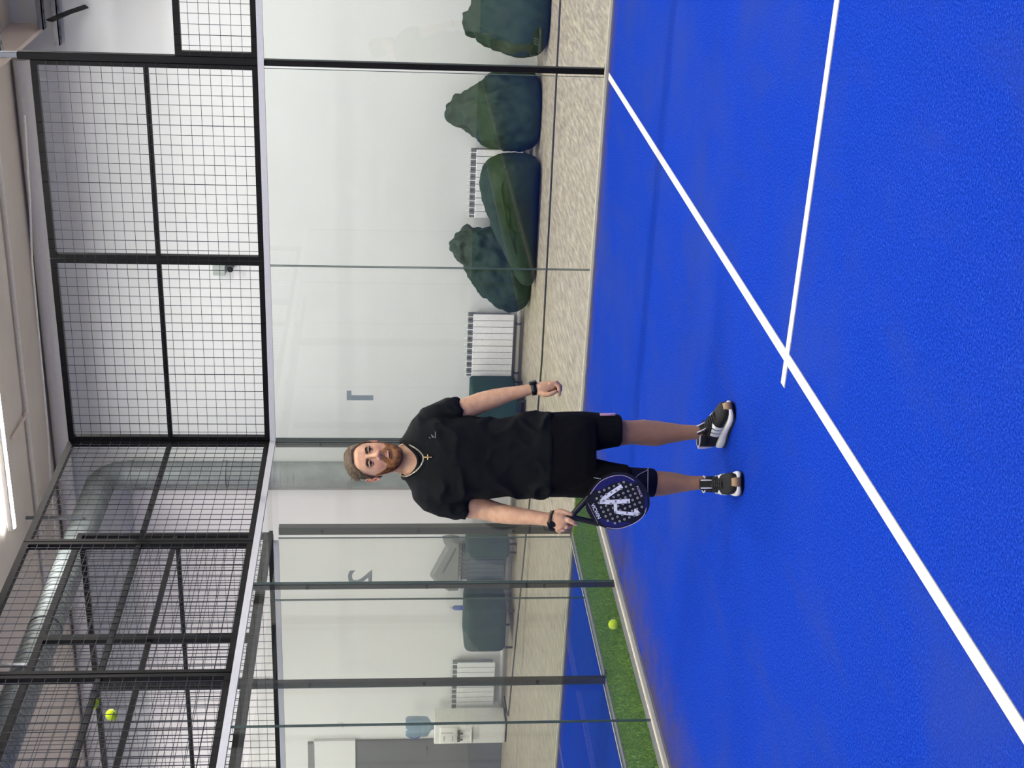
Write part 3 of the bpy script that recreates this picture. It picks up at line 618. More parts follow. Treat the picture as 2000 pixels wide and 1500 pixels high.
for s in (-1, 1):
    hc([(s*.0135, -.100, -.038), (s*.014, -.092, -.040)], [.0085, .0085])                                  # nostril wings
    arc = [(s*.031+.0155*math.cos(a), -.0948+.006*abs(math.cos(a))**2, .0030+.0040*math.sin(a)) for a in np.linspace(.05, math.pi-.05, 7)]
    hc(arc, .0042, n=8)                                                                                      # upper lid
    arc = [(s*.031+.0145*math.cos(a), -.0925+.005*abs(math.cos(a))**2, -.0040-.0030*math.sin(a)) for a in np.linspace(.05, math.pi-.05, 7)]
    hc(arc, .0030, n=8)
    # ear: rim, lobe and bowl
    ex = s*.078; E = lambda u, v, o=0: (ex+s*(.006+.35*max(u, 0)+o), .010+u, v)
    hc([E(-.010, .012), E(-.006, .026), E(.008, .032), E(.020, .024), E(.023, .006), E(.016, -.014), E(.004, -.028), E(-.006, -.030), E(-.008, -.020)], [.004, .0045, .0048, .0048, .0046, .0046, .0058, .006, .004], n=10)
    hc([E(-.008, -.012, -.006), E(.006, .0, -.004), E(.010, .016, -.004)], [.008, .010, .008], n=10); hc([E(-.004, .008, 0), E(.010, .004, .002), E(.008, -.010, .001)], .0042, n=8)
# lips
for z, r, wd in ((-.0685, .0026, .021), (-.0812, .0052, .018)):
    hc([(x, -.1030+.60*abs(x)**1.25, z+(.10*abs(x) if z < -.07 else -.16*abs(x))) for x in np.linspace(-wd, wd, 9)], [r*q for q in (.5, .75, .95, 1, .92, 1, .95, .75, .5)], n=10)
# neck, torso
TY = .055
def ring(z, xl, xr, yf, yb, e=2.3): return (((xl+xr)/2, (yf+yb)/2, z), ((xr-xl)/2, 0, 0), (0, (yb-yf)/2, 0), e)
neck = [ring(1.36, -.16, .125, -.05, .145), ring(1.42, -.155, .12, -.046, .145), ring(1.455, -.125, .095, -.040, .14), ring(1.485, -.100, .068, -.034, .13), ring(1.51, -.083, .049, -.030, .115, 2.1), ring(1.54, -.0755, .0415, -.032, .102, 2.0), ring(1.575, -.075, .041, -.036, .094, 2), ring(1.62, -.07, .035, -.03, .085, 2)]
body.loft(neck, 32)
body.loft([ring(.86, -.16, .17, -.06, .17), ring(.95, -.165, .17, -.065, .165), ring(1.06, -.16, .158, -.065, .155), ring(1.17, -.165, .155, -.08, .15), ring(1.28, -.185, .165, -.088, .16), ring(1.37, -.195, .165, -.075, .16), ring(1.43, -.165, .135, -.048, .145), ring(1.47, -.105, .075, -.036, .13)], 32)
body.loft([ring(.70, -.155, .155, -.03, .17), ring(.74, -.17, .175, -.045, .185), ring(.82, -.165, .175, -.055, .18), ring(.9, -.16, .165, -.06, .165)], 32)
# arms
LA = [(PX(.150, .06, 1.39), .044, .05), (PX(.190, .062, 1.31), .048, .055), (PX(.213, .065, 1.235), .049, .054), (PX(.242, .066, 1.16), .0485, .051), (PX(.2615, .06, 1.10), .0435, .047), (PX(.2795, .05, 1.04), .0345, .039), (PX(.2915, .04, .985), .0285, .032), (PX(.3025, .034, .937), .0245, .027), (PX(.306, .034, .915), .0255, .028)]
RA = [(PX(-.180, .06, 1.385), .044, .05), (PX(-.210, .06, 1.30), .050, .056), (PX(-.2255, .056, 1.215), .0545, .055), (PX(-.234, .05, 1.157), .0530, .053), (PX(-.2475, .035, 1.11), .0475, .05), (PX(-.2585, .015, 1.07), .0455, .047), (PX(-.2680, -.02, 1.01), .0410, .043), (PX(-.2775, -.065, .92), .0330, .035), (PX(-.2850, -.09, .866), .0300, .030), (PX(-.288, -.095, .846), .031, .028)]
limb(body, LA); limb(body, RA)
# left hand: loosely closed, thumb towards the viewer
lh = [((.303, .034, .925), .0245, .026), ((.306, .036, .900), .029, .036), ((.3115, .040, .872), .030, .042), ((.3155, .044, .852), .028, .043), ((.316, .045, .834), .022, .040)]
limb(body, [(PX(*p), a, b) for p, a, b in lh], 20, 2.4)
def finger(pts, r): body.capsule([PX(*p) for p in pts], r, n=12)
for k, (y, dz, L) in enumerate(((.010, .0, 1), (.033, -.008, 1.07), (.055, -.004, 1.0), (.074, .008, .86))):
    tip = [(.297, y-.003, .8055), (.280, y-.004, .806)] if k == 0 else [(.301, y-.003, .8075+dz), (.296, y-.004, .823+dz*.5)]
    finger([(.329, y, .848+dz*.4), (.3335, y-.001, .826+dz), (.317, y-.002, .8085+dz)]+tip, [.0118, .0116, .0106, .0098, .0086])
finger([(.290, .018, .893), (.2815, .004, .872), (.2805, -.006, .852), (.2875, -.008, .832), (.2935, -.006, .822)], [.016, .0145, .0112, .0098, .0085])
# right hand: fingers closed round the racket handle
rh = [(PX(-.272, -.095, .852, -.1), .0295, .024), (PX(-.279, -.105, .832, -.1), .036, .024), (PX(-.287, -.112, .812, -.1), .040, .022), (PX(-.297, -.117, .796, -.1), .034, .020), (PX(-.303, -.118, .787, -.1), .024, .016)]
S_ = []
for i, (p, ra, rb) in enumerate(rh):
    d = rh[min(i+1, 4)][0]-rh[max(i-1, 0)][0]; a, b = perp(d, V((.25, 1, 0))); S_.append((p, a*ra, b*rb, 2.3))
body.loft(S_, 20)
RHm = -.1
def rf(pts, r): body.capsule([PX(x, y, z, RHm) for x, y, z in pts], r, n=12)
rf([(-.275, -.122, .790), (-.281, -.133, .772), (-.291, -.136, .752), (-.2985, -.128, .738)], [.0125, .0125, .0112, .0095])       # index lies along the handle
rf([(-.300, -.118, .796), (-.309, -.124, .782), (-.308, -.106, .764), (-.290, -.084, .760), (-.272, -.079, .762)], [.0122, .0118, .0105, .0098, .0085])
rf([(-.315, -.110, .806), (-.323, -.112, .795), (-.322, -.092, .780), (-.302, -.074, .778), (-.280, -.072, .782)], [.0115, .0110, .0100, .0092, .0080])
rf([(-.325, -.100, .822), (-.332, -.100, .812), (-.328, -.082, .800), (-.310, -.068, .799), (-.292, -.066, .803)], [.0105, .0098, .0090, .0082, .0072])
rf([(-.249, -.100, .832), (-.240, -.108, .812), (-.243, -.116, .792), (-.251, -.122, .772), (-.2545, -.124, .760)], [.0150, .0132, .0110, .0100, .0085])  # thumb
# legs
LL = [(PX(.105, .09, .70), .085, .09), (PX(.108, .10, .58), .066, .07), (PX(.1085, .10, .515), .0595, .062), (PX(.1095, .105, .470), .0555, .06), (PX(.1095, .118, .420), .0605, .062), (PX(.1045, .128, .356), .0595, .062), (PX(.1075, .130, .297), .0485, .054), (PX(.1090, .128, .238), .0385, .044), (PX(.1110, .125, .170), .0325, .038), (PX(.110, .132, .13), .031, .036)]
m_ = -.1
RL = [(PX(-.105, .05, .70), .085, .09), (PX(-.114, .035, .56), .068, .07), (PX(-.1165, .025, .46, m_), .0600, .062), (PX(-.1165, .028, .404, m_), .0605, .062), (PX(-.1160, .036, .345, m_), .0565, .060), (PX(-.1140, .040, .287, m_), .0475, .053), (PX(-.1155, .038, .228, m_), .0355, .043), (PX(-.1120, .034, .160, m_), .0300, .037), (PX(-.1135, .040, .125, m_), .030, .036)]
limb(body, LL); limb(body, RL)
bm_ = remesh(body, 'person', .0032, 3, .5)
# vertex masks: lips, flushed cheeks and ears, stubble with darker eye sockets, tanned forearms, legs painted browner for hair and shade
n = len(bm_.vertices); co = np.empty(n*3, np.float32); bm_.vertices.foreach_get('co', co); co = co.reshape(-1, 3)
HI = np.array(HM.inverted()); h = co@HI[:3, :3].T+HI[:3, 3]; hd = (co[:, 2] > 1.46).astype(np.float32)
g2 = lambda cx, cz, sx, sz: np.exp(-((np.abs(h[:, 0])-cx)/sx)**2-((h[:, 2]-cz)/sz)**2)*(h[:, 1] < -.03)*hd
lip = np.clip(1.5*np.exp(-(np.abs(h[:, 0])/.021)**4-((h[:, 2]+.0815)/.0058)**2)*(h[:, 1] < -.09)+1.0*np.exp(-(np.abs(h[:, 0])/.022)**4-((h[:, 2]+.0685)/.0025)**2)*(h[:, 1] < -.09), 0, 1)*hd
red = .42*g2(.045, -.035, .022, .02)+.45*g2(0, -.034, .014, .014)+.45*((np.abs(h[:, 0]) > .076)*hd)+.14*g2(0, .05, .05, .03)
stub_socket = .75*np.clip((-.07-h[:, 2])/.05, 0, 1)*np.clip((h[:, 2]+.165)/.03, 0, 1)*(h[:, 1] < .03)*hd+.22*(h[:, 1] > -.02)*(h[:, 2] > .0)*hd+.42*g2(.031, .006, .019, .010)
tan_shade = np.where(co[:, 2] < .58, .85, np.where((co[:, 2] < 1.24) & (np.abs(co[:, 0]) > .2), .22, 0.0))
for nm, a in (('lip', lip), ('red', np.clip(red, 0, 1)), ('stub', np.clip(stub_socket, 0, 1)), ('tan', tan_shade)):
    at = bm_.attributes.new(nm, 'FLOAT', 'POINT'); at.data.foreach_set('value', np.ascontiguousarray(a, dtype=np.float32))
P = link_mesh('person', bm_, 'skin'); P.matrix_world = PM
tag(P, 'bearded man in black shirt and shorts standing and holding a padel racket', 'person')
# --- eyes, brows, mouth
for s in (-1, 1):
    e = MB().ball(HM @ V((s*.031, -.0830, .0005)), (.0125, .0125, .0125), 20, 14).build('eye', 'eye_white', P, True)
    d = (HM @ V((s*.031+.0015, -.1, -.0005)) - HM @ V((s*.031, -.083, .0005))).normalized(); c = HM @ V((s*.031, -.0830, .0005))
    MB().tube([c+d*.0095, c+d*.0124, c+d*.0129], [.0070, .0066, .003], 16).build('iris', 'eye_iris', e)
    MB().tube([HM @ V((s*.031+.0145*math.cos(a), -.0975+.006*abs(math.cos(a))**2, .0008+.0030*math.sin(a))) for a in np.linspace(.1, math.pi-.1, 9)], .0019, 6).build('eyelashes', 'brow_brown', P)
    br = MB(); pts = [HM @ (head_pt(math.atan2(x, .09), z)+V((0, -.0015, 0))) for x, z in [(s*.012, .0125), (s*.024, .0160), (s*.037, .0170), (s*.052, .0105)]]
    br.tube(pts, [.0058, .0064, .0056, .0025], 10, .45); 
    for i in range(420):
        t = random.random(); q = pts[0].lerp(pts[1], t*3) if t < .333 else (pts[1].lerp(pts[2], t*3-1) if t < .667 else pts[2].lerp(pts[3], t*3-2))
        q = q+HR @ V((0, -.001, random.uniform(-.0045, .0045))); d = HR @ V((s*.006, -.0015, random.uniform(-.001, .003))); br.tube([q, q+d], [.0006, .0001], 3)
    br.build('eyebrow', 'brow_brown', P, True)
mo = MB().ball(HM @ V((0, -.0985, -.0738)), (.0180, .0060, .0040), 16, 8, HR).build('mouth', 'mouth_dark', P, True)
te = MB(); [te.bbox((-.0035, -.0013, -.0028), (.0035, .0013, .0028), .001, 1) for k in range(1)]; tv, tf = te.v, te.f; te = MB()
for k in range(-2, 3): te.add([HM @ V((x+k*.0062, -.1022+abs(k)**2*.0008+y, -.0722+z)) for x, y, z in tv], tf)
te.build('teeth', 'teeth', mo)
# --- hair and beard: shells grown from the head surface, with separate strands
def sm(x, a, b): t = min(1, max(0, (x-a)/(b-a))); return t*t*(3-2*t)
def hair_mask(ph, z):
    a = abs(ph); line = np.interp(a, [0, .35, .62, .85, 1.05, 1.3, 1.55, 1.9, 3.15], [.074, .074, .066, .050, .045, .012, -.012, -.02, -.055])
    return sm(z, line-.003, line+.006)
def hair_thick(ph, z): return .004+.010*sm(z, .05, .085)
def beard_mask(ph, z):
    a = abs(ph); up = np.interp(a, [0, .26, .36, .6, .9, 1.15, 1.4], [-.045, -.046, -.053, -.066, -.060, -.034, -.008]); x = math.sin(ph)*.09
    m = sm(up-z, -.002, .008)*sm(z, -.1335, -.130)*(1-sm(a, 1.38, 1.5)); d = (x/.0205)**2+((z+.0765)/.0088)**2; m *= sm(d, .8, 1.4)
    pass
    return m
def beard_thick(ph, z): return .0015+.0115*sm(-z, .075, .125)*(1-sm(abs(ph), .6, 1.3)) + .0035*(1-sm(abs(ph), .2, .5))
def shell(name, mat, mask, thick, z0, z1, nz, nph, strands, slen, flow, wid):
    mb = MB(); ph = np.linspace(-math.pi, math.pi, nph+1)[:-1]; zz = np.linspace(z0, z1, nz); idx = {}; vals = {}
    cen = V((0, 0, .0))
    def out(p, z): n = V((p.x/.075**2, (p.y)/.097**2, (z-(-.01))/.125**2)); return n.normalized()
    for i, z in enumerate(zz):
        for k, a in enumerate(ph):
            m = mask(a, z); vals[i, k] = m
            p = head_pt(a, z); nn = out(p, z); idx[i, k] = len(mb.v)
            w = noise.noise(V((p.x*140, p.y*140, p.z*60)))*.0016*m
            mb.v.append(tuple(HM @ (p+nn*(-.0035+(thick(a, z)+.0035)*m+w))))
    for i in range(nz-1):
        for k in range(nph):
            q = [(i, k), (i, (k+1) % nph), (i+1, (k+1) % nph), (i+1, k)]
            if max(vals[j] for j in q) > .02: mb.f.append(tuple(idx[j] for j in q)); mb.mi.append(0)
    o = mb.build(name, mat, P, True); st = MB(); cnt = 0; tr = 0
    while cnt < strands and tr < strands*12:
        tr += 1; a = random.uniform(-math.pi, math.pi); z = random.uniform(z0, z1); m = mask(a, z)
        if random.random() > m: continue
        p = head_pt(a, z); nn = out(p, z); L = slen*random.uniform(.6, 1.2); f = V(flow(a, z))+V([random.uniform(-.25, .25) for _ in range(3)]); f = (f-nn*f.dot(nn)*.8).normalized()
        b = p+nn*(thick(a, z)*m*.8-.001); pts = [b, b+f*L*.5+nn*L*.22, b+f*L+nn*L*.12]
        st.tube([HM @ q for q in pts], [wid, wid*.8, wid*.15], 3, cap=False); cnt += 1
    st.build('strands', mat, o)
    return o
def hflow(a, z): return (-.75+.2*math.sin(a), .55, .35) if z > .062 else (-.15*math.sin(a), .6*abs(math.sin(a)), -.6)
shell('hair', 'hair_brown', hair_mask, hair_thick, .1028, -.06, 60, 110, 3600, .026, hflow, .0010)
shell('beard', 'beard_ginger', beard_mask, beard_thick, -.005, -.133, 64, 130, 3000, .0075, lambda a, z: (.5*math.sin(a), -.1, -1), .0006)
# --- t-shirt
sh = MB()
sh.loft([ring(.842, -.188, .198, -.092, .196, 2.5), ring(.87, -.187, .197, -.092, .195, 2.5), ring(.93, -.186, .189, -.09, .185, 2.5), ring(1.02, -.183, .178, -.088, .172, 2.5), ring(1.10, -.186, .168, -.094, .166, 2.4), ring(1.19, -.192, .164, -.104, .165, 2.4), ring(1.28, -.205, .176, -.108, .17, 2.4), ring(1.35, -.215, .184, -.100, .17, 2.3), ring(1.405, -.212, .182, -.087, .167, 2.2), ring(1.445, -.199, .190, -.070, .16, 2.0), ring(1.472, -.158, .162, -.056, .15, 2.0), ring(1.500, -.116, .108, -.044, .136, 2.0), ring(1.525, -.096, .07, -.038, .125, 2.0)], 40)
def sleeve(pts):
    S = []
    for i, (p, ra, rb) in enumerate(pts):
        d = pts[min(i+1, len(pts)-1)][0]-pts[max(i-1, 0)][0]; a, b = perp(d); S.append((p, a*ra, b*rb, 2.15))
    sh.loft(S, 30)
LSl = [(PX(.09, .05, 1.440), .040, .06), (PX(.128, .055, 1.422), .054, .07), (PX(.160, .058, 1.392), .064, .076), (PX(.186, .06, 1.345), .059, .073), (PX(.199, .062, 1.295), .055, .070), (PX(.2065, .063, 1.2590), .0535, .067)]
RSl = [(PX(-.12, .05, 1.440), .040, .06), (PX(-.158, .055, 1.420), .054, .07), (PX(-.190, .058, 1.385), .066, .076), (PX(-.211, .058, 1.33), .064, .074), (PX(-.221, .057, 1.27), .0610, .070), (PX(-.2245, .056, 1.225), .0590, .067)]
sleeve(LSl); sleeve(RSl)
sm_ = remesh(sh, 't_shirt', .0055, 9, .5)
bm = bmesh.new(); bm.from_mesh(sm_); bm.normal_update()
def collar_z(y): return 1.512+.47*(y-.06)
bmesh.ops.delete(bm, geom=[v for v in bm.verts if ((v.co.x+.0165)/.086)**2+((v.co.y-.032)/.103)**2 < 1 and v.co.z > 1.40], context='VERTS')
CB = [v.co.copy() for v in bm.verts if v.is_boundary and v.co.z > 1.38]
for v in bm.verts:                                                     # drape folds
    p = v.co; f = noise.noise(V((p.x*9+p.z*5, p.y*6, p.z*7-p.x*4)))
    r = 1-abs(noise.noise(V((p.x*7-p.z*9, p.y*7, p.z*6+p.x*7+4))))*2; k = sm(abs(p.x+.0), .06, .18)*sm(1.46-p.z, 0, .1)
    v.co += v.normal*(.005*f+.016*max(0, r-.25)*k+.006*max(0, r-.45)*sm(1.40-p.z, 0, .1))*sm(abs(p.z-1.47)+abs(p.x+.0165)*.5, .02, .06)
bm.to_mesh(sm_); bm.free()
tsh = link_mesh('t_shirt', sm_, 'shirt_black', P); tsh['label'] = 'black short-sleeved t-shirt'
q = []
for a in np.linspace(0, 2*math.pi, 41):
    p = V((-.0165+.0865*math.sin(a), .032-.1035*math.cos(a), 0)); nb = sorted(CB, key=lambda c: (c.x-p.x)**2+(c.y-p.y)**2)[:14]; q.append((p.x, p.y, sum(c.z for c in nb)/len(nb)))
q = [(q[i][0], q[i][1], sum(q[(i+j) % 40][2] for j in (-2, -1, 0, 1, 2))/5-.003) for i in range(41)]
MB().tube(q, .0085, 10, .9).build('collar', 'shirt_black', tsh, True)
for S in (LSl, RSl):
    (p0, _, _), (p1, ra, rb) = S[-2], S[-1]; d = (p1-p0).normalized(); a, b = perp(d)
    MB().loft([(p1-d*.022, a*(ra+.002), b*(rb+.002)), (p1-d*.021, a*(ra+.0035), b*(rb+.0035)), (p1+d*.001, a*(ra+.0035), b*(rb+.0035)), (p1+d*.001, a*(ra-.004), b*(rb-.004))], 30, cap=False).build('cuff', 'shirt_black', tsh, True)
lo = MB(); lf = lambda x, y, d: (x, -.0955-d, y)
for a, b, w in (((.100, 1.388), (.086, 1.380), .0026), ((.089, 1.398), (.084, 1.391), .003), ((.1, 1.388), (.0865, 1.373), .0022)):
    d = V((b[0]-a[0], b[1]-a[1], 0)).normalized(); n_ = V((-d.y, d.x, 0))*w/2; lo.prism([(a[0]+n_.x, a[1]+n_.y), (b[0]+n_.x, b[1]+n_.y), (b[0]-n_.x, b[1]-n_.y), (a[0]-n_.x, a[1]-n_.y)], lf, .002)
lo.box((.085, -.1005, 1.3685), (.114, -.0975, 1.371)); lo.build('chest_logo', 'print_grey', tsh)
MB().box((-.186, -.096, .862), (.195, -.0945, .8635)).build('hem_stitch', 'shirt_black', tsh)
# --- shorts and the navy compression layer under the right leg
so = MB()
so.loft([ring(.93, -.175, .178, -.075, .175, 2.4), ring(.86, -.190, .197, -.088, .192, 2.5), ring(.76, -.192, .202, -.085, .20, 2.5), ring(.685, -.192, .202, -.075, .20, 2.5), ring(.64, -.186, .196, -.06, .19, 2.4)], 36)
def shleg(pts): so.loft([(p, (a, 0, 0), (0, b, 0), 2.3) for p, a, b in pts], 28)
shleg([(V((.103, .075, .76)), .098, .12), (V((.108, .08, .66)), .092, .112), (V((.112, .085, .58)), .082, .102), (PX(.1165, .09, .5285), .074, .094)])
shleg([(V((-.097, .06, .76)), .098, .12), (V((-.100, .05, .66)), .092, .112), (V((-.108, .045, .58)), .084, .102), (PX(-.114, .04, .492), .078, .094)])
som = remesh(so, 'shorts', .006, 4, .5)
bm = bmesh.new(); bm.from_mesh(som); bm.normal_update()
for v in bm.verts: p = v.co; v.co += v.normal*(.005*noise.noise(V((p.x*8, p.y*8, p.z*4)))+.003*noise.noise(V((p.x*20+p.z*8, p.y*20, p.z*6))))
bm.to_mesh(som); bm.free()
sho = link_mesh('shorts', som, 'shorts_black', P); sho['label'] = 'loose black sports shorts'
put_text('number_print', '1', .10, 'pink_print', frame(V((.1905, .025, .575)), (.35, 1, 0), (0, 0, 1), (1, -.35, 0)), sho, .004)
cm = MB()
limb(cm, [(PX(-.113, .036, .58), .073, .075), (PX(-.1155, .028, .48), .0675, .069), (PX(-.1190, .026, .425), .0665, .067), (PX(-.1205, .027, .372), .0655, .066)], 32)
comp = cm.build('compression_shorts', 'compression_navy', P, True); comp['label'] = 'navy compression leg showing below the shorts'
def on_leg(ph, z, r=.069): return PX(-.1195+r*math.sin(ph), .027-r*math.cos(ph), z)
MB().tube([on_leg(p, .395+.0*p) for p in np.linspace(-1.6, 1.6, 20)], .0022, 6).tube([on_leg(p, .395+.055*sm(1.1-p, .0, .8)) for p in np.linspace(1.1, .2, 12)], .0022, 6).build('seam_line', 'trim_grey', comp)
# --- shoes: length axis from heel (s=0) to toe (s=1)
def shoe(heel, toe, mirror):
    heel, toe = V(heel), V(toe); ax = toe-heel; L = ax.length; ax.normalize(); sd = V((ax.y, -ax.x, 0))*mirror     # sd: the outer side
    root = empty('shoe', heel); root.parent = P; root['label'] = 'black running shoe with white sole and three white stripes'
    F = lambda s, w, z: ax*(s*L)+sd*w+V((0, 0, z))
    st = [0, .04, .12, .25, .4, .55, .7, .82, .92, .975, 1.0]
    hw = [.018, .031, .038, .040, .040, .045, .052, .052, .043, .028, .012]; mid = [0, 0, 0, .001, .002, .002, 0, -.003, -.006, -.008, -.009]
    soz = [.036, .040, .042, .040, .036, .033, .031, .030, .030, .031, .033]; lift = [.012, .004, .0, .0, .002, .002, 0, .001, .006, .012, .018]
    so = MB(); S = []
    for s, w, m, zt, l in zip(st, hw, mid, soz, lift):
        S.append((F(s, m, (zt+l)/2+.004), sd*(w+.003), V((0, 0, (zt-l)/2)), 4))
    so.loft(S, 24); sharp(so.build('midsole', 'shoe_white', root), 60)
    ou = MB(); S = [(F(s, m, l+.004), sd*(w+.002), V((0, 0, .0045)), 4) for s, w, m, l in zip(st, hw, mid, lift)]; ou.loft(S, 24); sharp(ou.build('outsole', 'shoe_outsole', root), 60)
    top = [.085, .104, .112, .108, .104, .094, .078, .070, .062, .052, .042]; uw = [.014, .027, .033, .036, .038, .043, .049, .049, .040, .025, .010]
    up = MB(); S = []
    for s, w, m, zt, zb in zip(st, uw, mid, top, soz):
        S.append((F(s, m, (zt+zb)/2), sd*w, V((0, 0, (zt-zb)/2+.006)), 2.5 if s > .5 else 2.8))
    up.loft(S, 28); um = remesh(up, 'upper', .004, 3); link_mesh('upper', um, 'shoe_black', root)
    # collar and tongue rising to the ankle
    co_ = MB().loft([(F(.20, 0, .085), ax*.060, sd*.037, 2.4), (F(.195, 0, .112), ax*.058, sd*.037, 2.3), (F(.175, 0, .128), ax*.052, sd*.036, 2.2)], 24); co_.build('ankle_collar', 'shoe_black', root, True)
    MB().tube([F(.175+.19*math.cos(a), .0375*math.sin(a), .1285+.004*math.cos(a)) for a in np.linspace(0, 2*math.pi, 33)], .0035, 8).build('collar_binding', 'shoe_lining', root, True)
    MB().loft([(F(-.002, 0, .055), ax*.012, sd*.019, 2.5), (F(.0, 0, .09), ax*.014, sd*.026, 2.4), (F(-.005, 0, .125), ax*.010, sd*.028, 2.3)], 16).build('heel_patch', 'shoe_lining', root, True)
    to = MB().loft([(F(.46, 0, .102), sd*.026, (ax*.3+V((0, 0, 1)))*.007, 3), (F(.38, 0, .125), sd*.027, (ax*.6+V((0, 0, .8)))*.007, 3), (F(.335, 0, .150), sd*.026, ax*.006, 3), (F(.325, 0, .158), sd*.022, ax*.004, 3)], 18); tg = to.build('tongue', 'shoe_black', root, True)
    for q in (-.018, .018): MB().tube([F(.47, q, .112), F(.40, q, .134), F(.352, q, .154)], .003, 8).build('tongue_edge', 'shoe_lining', root, True)
    la = MB()
    for k in range(6):
        s = .44+k*.052; z = float(np.interp(s, st, top))+.007; zz = .005 if k % 2 else .0
        la.tube([F(s, -.034, z-.014), F(s+.01, -.016, z+.002), F(s+.012, 0, z+.004), F(s+.01, .016, z+.002), F(s, .034, z-.014)], .0034, 8, .7)
        la.tube([F(s, -.028, z-.008), F(s+.03, 0, z+.005), F(s+.05, .026, z-.012)], .0028, 8, .7)
    for q in (-1, 1): la.tube([F(.44, 0, .112), F(.42, q*.02, .126), F(.46, q*.034, .118), F(.45, q*.012, .112)], .003, 8); la.tube([F(.44, 0, .112), F(.5, q*.024, .108), F(.55, q*.036, .092)], .0026, 8)
    la.build('laces', 'lace_black', root, True)
    for side in (-1, 1):
        for k in range(3):
            s0 = .33+k*.094; mb = MB(); vs = []
            for t in np.linspace(0, 1, 5):
                s = s0+.055*(1-t)*.35; z = .038+.052*(1-t)
                for ds in (0, .068):
                    ss = s+ds-.03*t+.02; w = float(np.interp(ss, st, uw)); m = float(np.interp(ss, st, mid)); zt = float(np.interp(ss, st, top)); zb = float(np.interp(ss, st, soz))
                    hh = (zt-zb)/2+.006; u = min(.985, abs(z-(zt+zb)/2)/hh); x = w*(1-u**2.6)**(1/2.6); vs.append(F(ss, m+side*(x+.0028), z))
            mb.add(vs, [(2*i, 2*i+1, 2*i+3, 2*i+2) for i in range(4)]); o = mb.build('stripe', 'shoe_white', root); md = o.modifiers.new('s', 'SOLIDIFY'); md.thickness = .003; md.offset = 0
    tb = MB().loft([(F(.965, -.008, .020), sd*.022, ax*.014, 3), (F(.972, -.008, .040), sd*.022, ax*.013, 3), (F(.955, -.008, .058), sd*.017, ax*.012, 3)], 16); tb.build('toe_bumper', 'shoe_brown', root, True)
    return root
shoe((.050, .182, 0), (.242, -.040, 0), -1)
shoe((-.134, .086, 0), (-.110, -.214, 0), 1)
# --- necklace, watch, bracelets
nk = empty('necklace', (0, 0, 0)); nk.parent = P; nk['label'] = 'gold chain necklace with a small cross'
def neck_pt(a):
    x = -.018+.092*math.sin(a); y = .045-.118*math.cos(a); t = (1-math.cos(a))/2
    return V((x*1, y, 1.402+.118*min(1, t*1.55)**.8+.01*math.sin(a)*-1))
lk = MB()
C_ = []
NKP = [(.0015, -.0915, 1.4215), (-.0185, -.0895, 1.424), (-.040, -.085, 1.435), (-.060, -.076, 1.452), (-.077, -.060, 1.474), (-.0885, -.036, 1.496), (-.0890, -.005, 1.512), (-.079, .035, 1.530)]
NKL = [(.0015, -.0915, 1.4215), (.014, -.0885, 1.428), (.028, -.081, 1.442), (.042, -.066, 1.462), (.052, -.045, 1.483), (.0560, -.018, 1.501), (.0535, .010, 1.515), (.044, .045, 1.530)]
def resample(pts, n):
    pts = [V(p) for p in pts]; L = [0]
    for a, b in zip(pts, pts[1:]): L.append(L[-1]+(b-a).length)
    out = []
    for t in np.linspace(0, L[-1], n):
        i = min(max(int(np.searchsorted(L, t))-1, 0), len(pts)-2); k = (t-L[i])/(L[i+1]-L[i]); out.append(pts[i].lerp(pts[i+1], k))
    return out
for side in (NKP, NKL):
    R_ = resample(side, 34)
    for i, (a, b) in enumerate(zip(R_, R_[1:])):
        c = (a+b)/2; d = (b-a).normalized(); u = d.cross(V((0, -1, 0))).normalized(); v_ = d.cross(u)
        w = u if i % 2 else (u+v_).normalized(); lk.tube([c+d*.0032*math.cos(t)+w*.0024*math.sin(t) for t in np.linspace(0, 2*math.pi, 11)], .0011, 6)
lk.build('chain', 'silver', nk, True)
cz = MB().bbox((-.0022, -.0985, 1.386), (.0030, -.0955, 1.416), .001, 2).bbox((-.009, -.0985, 1.400), (.0098, -.0955, 1.405), .001, 2); cz.ball((.0004, -.097, 1.387), .0036, 10, 8).ball((-.009, -.097, 1.4025), .003, 10, 8).ball((.0098, -.097, 1.4025), .003, 10, 8).tube([(.0004, -.097, 1.416), (.001, -.094, 1.422)], .0018, 6); cz.build('cross', 'gold', nk, True)
def band(name, mat, c, d, ra, rb, h, th, parent):
    a, b = perp(d); d = d.normalized()
    return MB().loft([(c-d*h, a*(ra), b*(rb)), (c-d*h, a*(ra+th), b*(rb+th)), (c+d*h, a*(ra+th), b*(rb+th)), (c+d*h, a*ra, b*rb)], 32, cap=False).build(name, mat, parent, True)
wt = empty('wristwatch', (0, 0, 0)); wt.parent = P; wt['label'] = 'black smart watch with a woven dark strap'
wc = PX(.3045, .035, .9215); wd_ = (LA[-1][0]-LA[-3][0]).normalized()
band('strap', 'watch_strap', wc, wd_, .0255, .028, .0125, .004, wt)
a_, b_ = perp(wd_); out_ = -a_ if a_.x < 0 else a_; out_ = (out_*1.0-b_*.25*(1 if b_.y > 0 else -1)).normalized(); sd_ = wd_.cross(out_).normalized()
ca_ = MB().bbox((-.0185, -.0165, -.006), (.0185, .0165, .006), .005, 3); ca_.v = [tuple(wc+out_*.0315+wd_*x+sd_*y+out_*z) for x, y, z in ca_.v]; ca_.build('case', 'watch_black', wt, True)
bc = PX(-.277, -.094, .846, -.1); bd = (RA[-1][0]-RA[-3][0]).normalized()
bk = empty('bracelet', (0, 0, 0)); bk.parent = P; bk['label'] = 'thick black cord bracelet with a loose end'
a_, b_ = perp((bd+V((-.06, 0, 0))).normalized())
